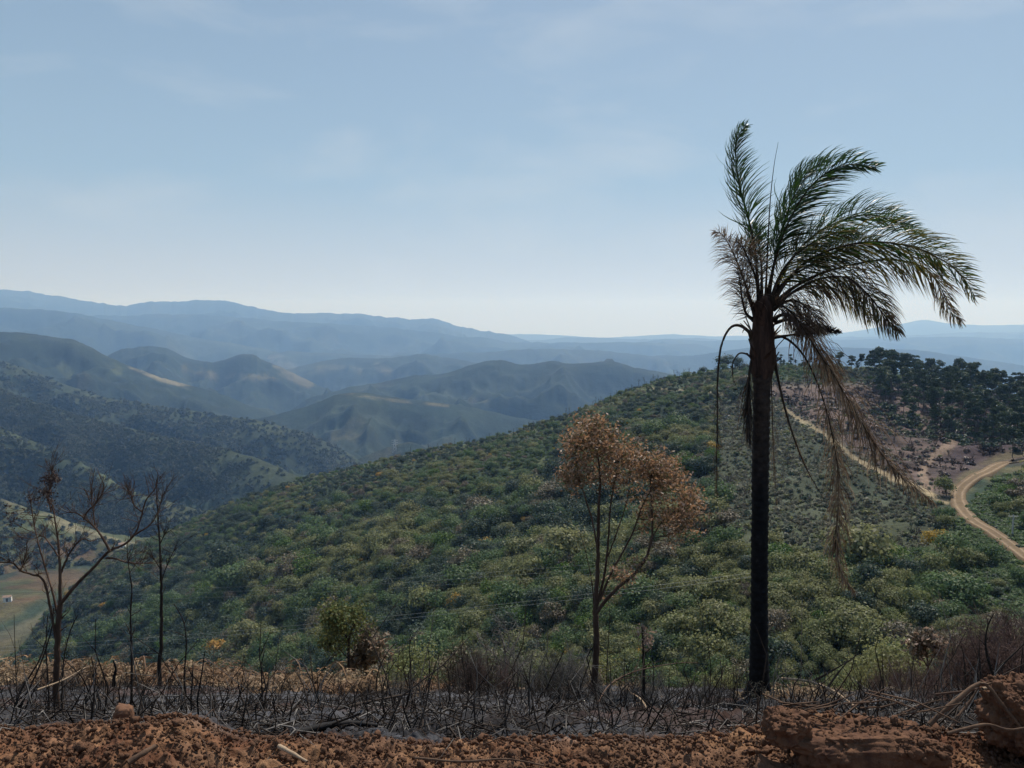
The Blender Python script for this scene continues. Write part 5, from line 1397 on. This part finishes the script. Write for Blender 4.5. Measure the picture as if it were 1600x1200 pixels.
frond([(1204, 470), (1222, 430), (1244, 395), (1274, 366), (1312, 346), (1352, 336), (1396, 344), (1440, 366)], .7, .34, M_PG, 80, .22, 5, up=.5, wind=(.7, 0, -.05), sag=.2, label='middle green frond sweeping right', width=.014)
frond([(1206, 474), (1232, 436), (1262, 408), (1306, 388), (1360, 378), (1416, 384), (1464, 402), (1500, 428), (1524, 464)], -.5, .38, M_PG, 92, .18, 6, up=.3, wind=(.8, 0, -.25), sag=.3, mat2=M_PG2, label='longest frond, yellowing, reaching far right', width=.015)
frond([(1206, 478), (1236, 452), (1276, 430), (1330, 414), (1388, 406), (1440, 416), (1468, 446), (1484, 484), (1500, 502)], .4, .38, M_PG2, 92, .2, 7, up=.1, wind=(.6, 0, -.5), sag=.6, mat2=M_PB, label='low frond arching right with its tip hanging', width=.013)
frond([(1208, 482), (1240, 456), (1280, 436), (1322, 434), (1352, 456), (1378, 488), (1404, 520)], -.7, .36, M_PB, 84, .22, 8, up=0, wind=(.5, 0, -.5), sag=.7, mat2=M_PG2, label='brownish frond bending down to the right', width=.013)
frond([(1202, 474), (1226, 440), (1256, 420), (1292, 400), (1330, 384), (1372, 376)], .2, .30, M_PG, 66, .15, 22, up=.3, wind=(.6, 0, -.2), sag=.3, mat2=M_PG2, width=.015)
frond([(1184, 500), (1170, 460), (1156, 420), (1142, 388), (1128, 366), (1116, 362)], .2, .26, M_PB, 76, .12, 9, up=.1, wind=(-.15, 0, -.3), sag=.5, mat2=M_PT, label='short dead brown frond leaning left', width=.010, curl=.6, jitter=.35)
frond([(1210, 505), (1234, 500), (1256, 516), (1276, 546), (1304, 590), (1338, 646), (1368, 696), (1398, 734), (1430, 762), (1456, 784)], -.3, .36, M_PB, 130, .1, 10, up=0, wind=(.35, 0, -.7), sag=.8, mat2=M_PT, label='long dead frond hanging down to the right', r=.014, width=.010, hang=.4, spread=.8, jitter=.5)
frond([(1208, 524), (1230, 530), (1256, 556), (1280, 606), (1298, 668), (1309, 736), (1309, 800), (1306, 860), (1318, 902), (1336, 926)], .3, .26, M_PT, 130, .3, 11, up=0, wind=(.1, 0, -.8), sag=.8, mat2=M_PB, label='long straw brown dead frond hanging almost straight down', r=.011, width=.0105, hang=.6, spread=.9, jitter=.5)
frond([(1206, 528), (1240, 523), (1278, 516), (1314, 519)], -.4, .085, M_PK, 90, .35, 12, up=.4, wind=(.3, 0, 0), sag=.1, label='short burnt black frond pointing right', width=.010, spread=1.3, jitter=.5)
frond([(1208, 545), (1214, 584), (1227, 640), (1244, 694), (1262, 736), (1284, 774)], .2, .07, M_PB, 50, .35, 13, up=0, wind=(.2, 0, -.6), sag=.6, label='thin bare stalk hanging beside the trunk', width=.006, hang=.5, spread=.5, drop=.5)
frond([(1180, 535), (1168, 516), (1152, 508), (1138, 516), (1126, 545), (1121, 600), (1121, 660), (1120, 720), (1120, 768)], -.3, .13, M_PK, 60, .45, 14, up=0, wind=(0, 0, -.6), sag=.8, mat2=M_PB, label='burnt frond looping over and hanging down on the left', width=.005, hang=.8, spread=.4, drop=.45, r=.016, tipf=1.6)
frond([(1178, 562), (1166, 553), (1154, 553), (1145, 568), (1145, 588), (1149, 602)], -.3, .05, M_PK, 14, .6, 15, up=0, wind=(0, 0, -.5), sag=.6, width=.005, hang=.8, label='small burnt stalk curled beside the trunk', r=.013, drop=.5)
frond([(1180, 548), (1172, 575), (1169, 620), (1169, 655), (1172, 690)], -.25, .22, M_PK, 90, .25, 16, up=0, wind=(-.05, 0, -.8), sag=1.0, mat2=M_PB, label='burnt frond hanging flat against the left of the trunk', width=.008, hang=.9, spread=.35)
frond([(1204, 560), (1206, 620), (1208, 690), (1212, 760), (1214, 800)], -.2, .15, M_PB, 50, .3, 17, up=0, wind=(.05, 0, -.8), sag=.9, mat2=M_PT, width=.004, hang=.9, spread=.3, drop=.5, r=.007)
frond([(1204, 474), (1214, 440), (1232, 410), (1262, 384), (1300, 366), (1340, 362)], -.3, .30, M_PG2, 60, .15, 31, up=.35, wind=(.6, 0, -.2), sag=.3, mat2=M_PG, width=.013)
frond([(1206, 480), (1230, 462), (1262, 448), (1300, 450), (1336, 470), (1362, 500)], .5, .30, M_PB, 60, .15, 32, up=0, wind=(.45, 0, -.5), sag=.7, mat2=M_PG2, width=.011)
frond([(1186, 476), (1182, 440), (1172, 410), (1160, 386), (1150, 376)], -.5, .24, M_PB, 60, .15, 33, up=.2, wind=(.1, 0, -.2), sag=.4, mat2=M_PT, width=.010, jitter=.35)
frond([(1208, 484), (1232, 470), (1252, 474), (1270, 492), (1284, 520)], -.4, .26, M_PB, 56, .12, 34, up=.0, wind=(.4, 0, -.5), sag=.7, mat2=M_PT, width=.010)
frond([(1206, 500), (1222, 492), (1242, 498), (1262, 518), (1286, 556), (1312, 600)], .5, .30, M_PB, 66, .12, 18, up=.1, wind=(.4, 0, -.5), sag=.7, width=.010, hang=.3)
frond([(1200, 490), (1216, 478), (1232, 484), (1246, 500), (1262, 524)], -.6, .24, M_PB, 50, .15, 19, up=.1, wind=(.4, 0, -.4), sag=.6, width=.010)
frond([(1190, 470), (1190, 420), (1186, 385), (1180, 350)], .4, .22, M_PG, 40, .3, 20, up=.4, wind=(.5, 0, 0), sag=.1, width=.012)
frond([(1178, 500), (1166, 490), (1160, 470), (1156, 440), (1152, 420)], -.4, .16, M_PB, 40, .1, 21, up=.2, wind=(-.4, 0, 0), sag=.1, width=.008)
frond([(1178, 530), (1170, 520), (1163, 515), (1160, 520)], -.2, .05, M_PK, 8, .5, 23, bare=True, r=.018, label='short burnt stub on the left of the shaft')

# ------------------------------------------------------------------ far small things
def cable(name, label, pts, r, group=None):
    q = np.array([P(*p) for p in pts]); a, b = q[0], q[-1]; K = 24; u = np.linspace(0, 1, K)[:, None]
    s = a * (1 - u) + b * u; s[:, 2] -= 4 * (u * (1 - u))[:, 0] * np.linalg.norm(b - a) * .012
    t = Tubes(); t.add(s, r, 3); v, f = t.data()
    m = bpy.data.materials.get('cable_metal')
    if m is None:
        m, n, b_, o_ = new_mat('cable_metal'); b_.inputs['Base Color'].default_value = (.30, .31, .32, 1); b_.inputs['Roughness'].default_value = .5; b_.inputs['Metallic'].default_value = .6
    o = link(name, mesh_from(name, v - s[0], f, m), None, s[0]); tag(o, label, 'power line', group)
for k, (y0, y1) in enumerate(((898, 890), (905, 897), (913, 905))):
    cable('power_cable', 'faint overhead cable crossing the wooded slope, ' + ('highest', 'middle', 'lowest')[k] + ' of the upper three', [(-200, y0 + 20, 170), (1000, y1 - 14, 95)], .010)
for k, (y0, y1) in enumerate(((1004, 893), (1010, 899))):
    cable('power_cable', ('upper' if k == 0 else 'lower') + ' of the two near overhead cables slanting up behind the small tree', [(-200, y0 + 16, 80), (1190, y1, 62)], .009)
def simple_mat(name, c, rough=.7):
    m, n, b_, o_ = new_mat(name); k = noise_node(n, 3, 4); n.links.new(mul_node(n, ramp_node(n, [(0, c), (1, c)], k.outputs['Fac']).outputs[0], k.outputs['Fac'], .85, 1.15), b_.inputs['Base Color']); b_.inputs['Roughness'].default_value = rough; return m
M_WH = simple_mat('white_wall', (.70, .68, .64)); M_RF = simple_mat('clay_roof', (.22, .15, .11)); M_CONC = simple_mat('concrete', (.42, .42, .40)); M_STEEL = simple_mat('galvanised_steel', (.45, .46, .47), .5)
def house(px, py, Y, wd, label):
    b = P(px, py, Y); t = empty('farmhouse', b, label, 'house'); h = wd * .38; x = wd / 2; y = wd * .35
    v = np.array([(-x, -y, -2), (x, -y, -2), (x, y, -2), (-x, y, -2), (-x, -y, h), (x, -y, h), (x, y, h), (-x, y, h)]); f = np.array([(0, 1, 5, 4), (1, 2, 6, 5), (2, 3, 7, 6), (3, 0, 4, 7)])
    link('wall', mesh_from('wall', v, f, M_WH), t); e = .5
    v = np.array([(-x - e, -y - e, h), (x + e, -y - e, h), (x + e, 0, h + wd * .22), (-x - e, 0, h + wd * .22), (x + e, y + e, h), (-x - e, y + e, h)])
    link('roof', mesh_from('roof', v, np.array([(0, 1, 2, 3), (3, 2, 4, 5)]), M_RF), t)
    v = np.array([(-.8, -y - .05, -1.5), (.8, -y - .05, -1.5), (.8, -y - .05, h * .6), (-.8, -y - .05, h * .6)]); link('door', mesh_from('door', v, np.array([(0, 1, 2, 3)]), M_TWIG), t)
    t.rotation_euler = (0, 0, .3)
house(191, 853, 800, 6, 'tiny white farmhouse at the end of the dry field in the left valley')
house(12, 936, 560, 5, 'tiny pale roofed farmhouse on the pasture at the left edge')
def pole():
    b = hill_surface(1581, 838); b2 = b.copy(); f = b[1] * CP - b[2] * SP; h = 34 * f / FOC
    t = empty('utility_pole', b, 'pale concrete utility pole beside the dirt road at the right edge', 'utility pole')
    q = Tubes(); q.add([(0, 0, -.3), (0, 0, h)], [.16, .10], 8); v, f_ = q.data(); link('post', mesh_from('post', v, f_, M_CONC, True), t)
    q = Tubes(); q.add([(-.8, 0, h - .3), (.8, 0, h - .3)], [.06, .06], 4); v, f_ = q.data(); link('crossarm', mesh_from('crossarm', v, f_, M_CONC), t)
    for x in (-.7, 0, .7):
        q = Tubes(); q.add([(x, 0, h - .28), (x, 0, h - .05)], [.05, .03], 6); v, f_ = q.data(); link('insulator', mesh_from('insulator', v, f_, M_WH), t)
pole()
def pylon():
    Y = 1720; b = P(617, 716, Y); h = 30 * Y / FOC; t = empty('pylon', b, 'small lattice power pylon on the knoll beyond the big hill', 'pylon'); w0 = h * .13
    q = Tubes(); lv = np.linspace(0, 1, 7); wd = lambda u: w0 * (1 - .8 * u)
    for sx, sy in ((1, 1), (-1, 1), (1, -1), (-1, -1)): q.add([(sx * w0, sy * w0, 0), (sx * wd(1), sy * wd(1), h)], .35, 3)
    for a, c in zip(lv[:-1], lv[1:]):
        for sy in (-1, 1):
            q.add([(-wd(a), sy * wd(a), a * h), (wd(c), sy * wd(c), c * h)], .2, 3); q.add([(wd(a), sy * wd(a), a * h), (-wd(c), sy * wd(c), c * h)], .2, 3)
    v, f = q.data(); link('lattice', mesh_from('lattice', v, f, M_STEEL), t)
    for u in (.72, .84, .96):
        q = Tubes(); q.add([(-h * .16, 0, h * u), (h * .16, 0, h * u)], .3, 3); v, f = q.data(); link('crossarm', mesh_from('crossarm', v, f, M_STEEL), t)
pylon()
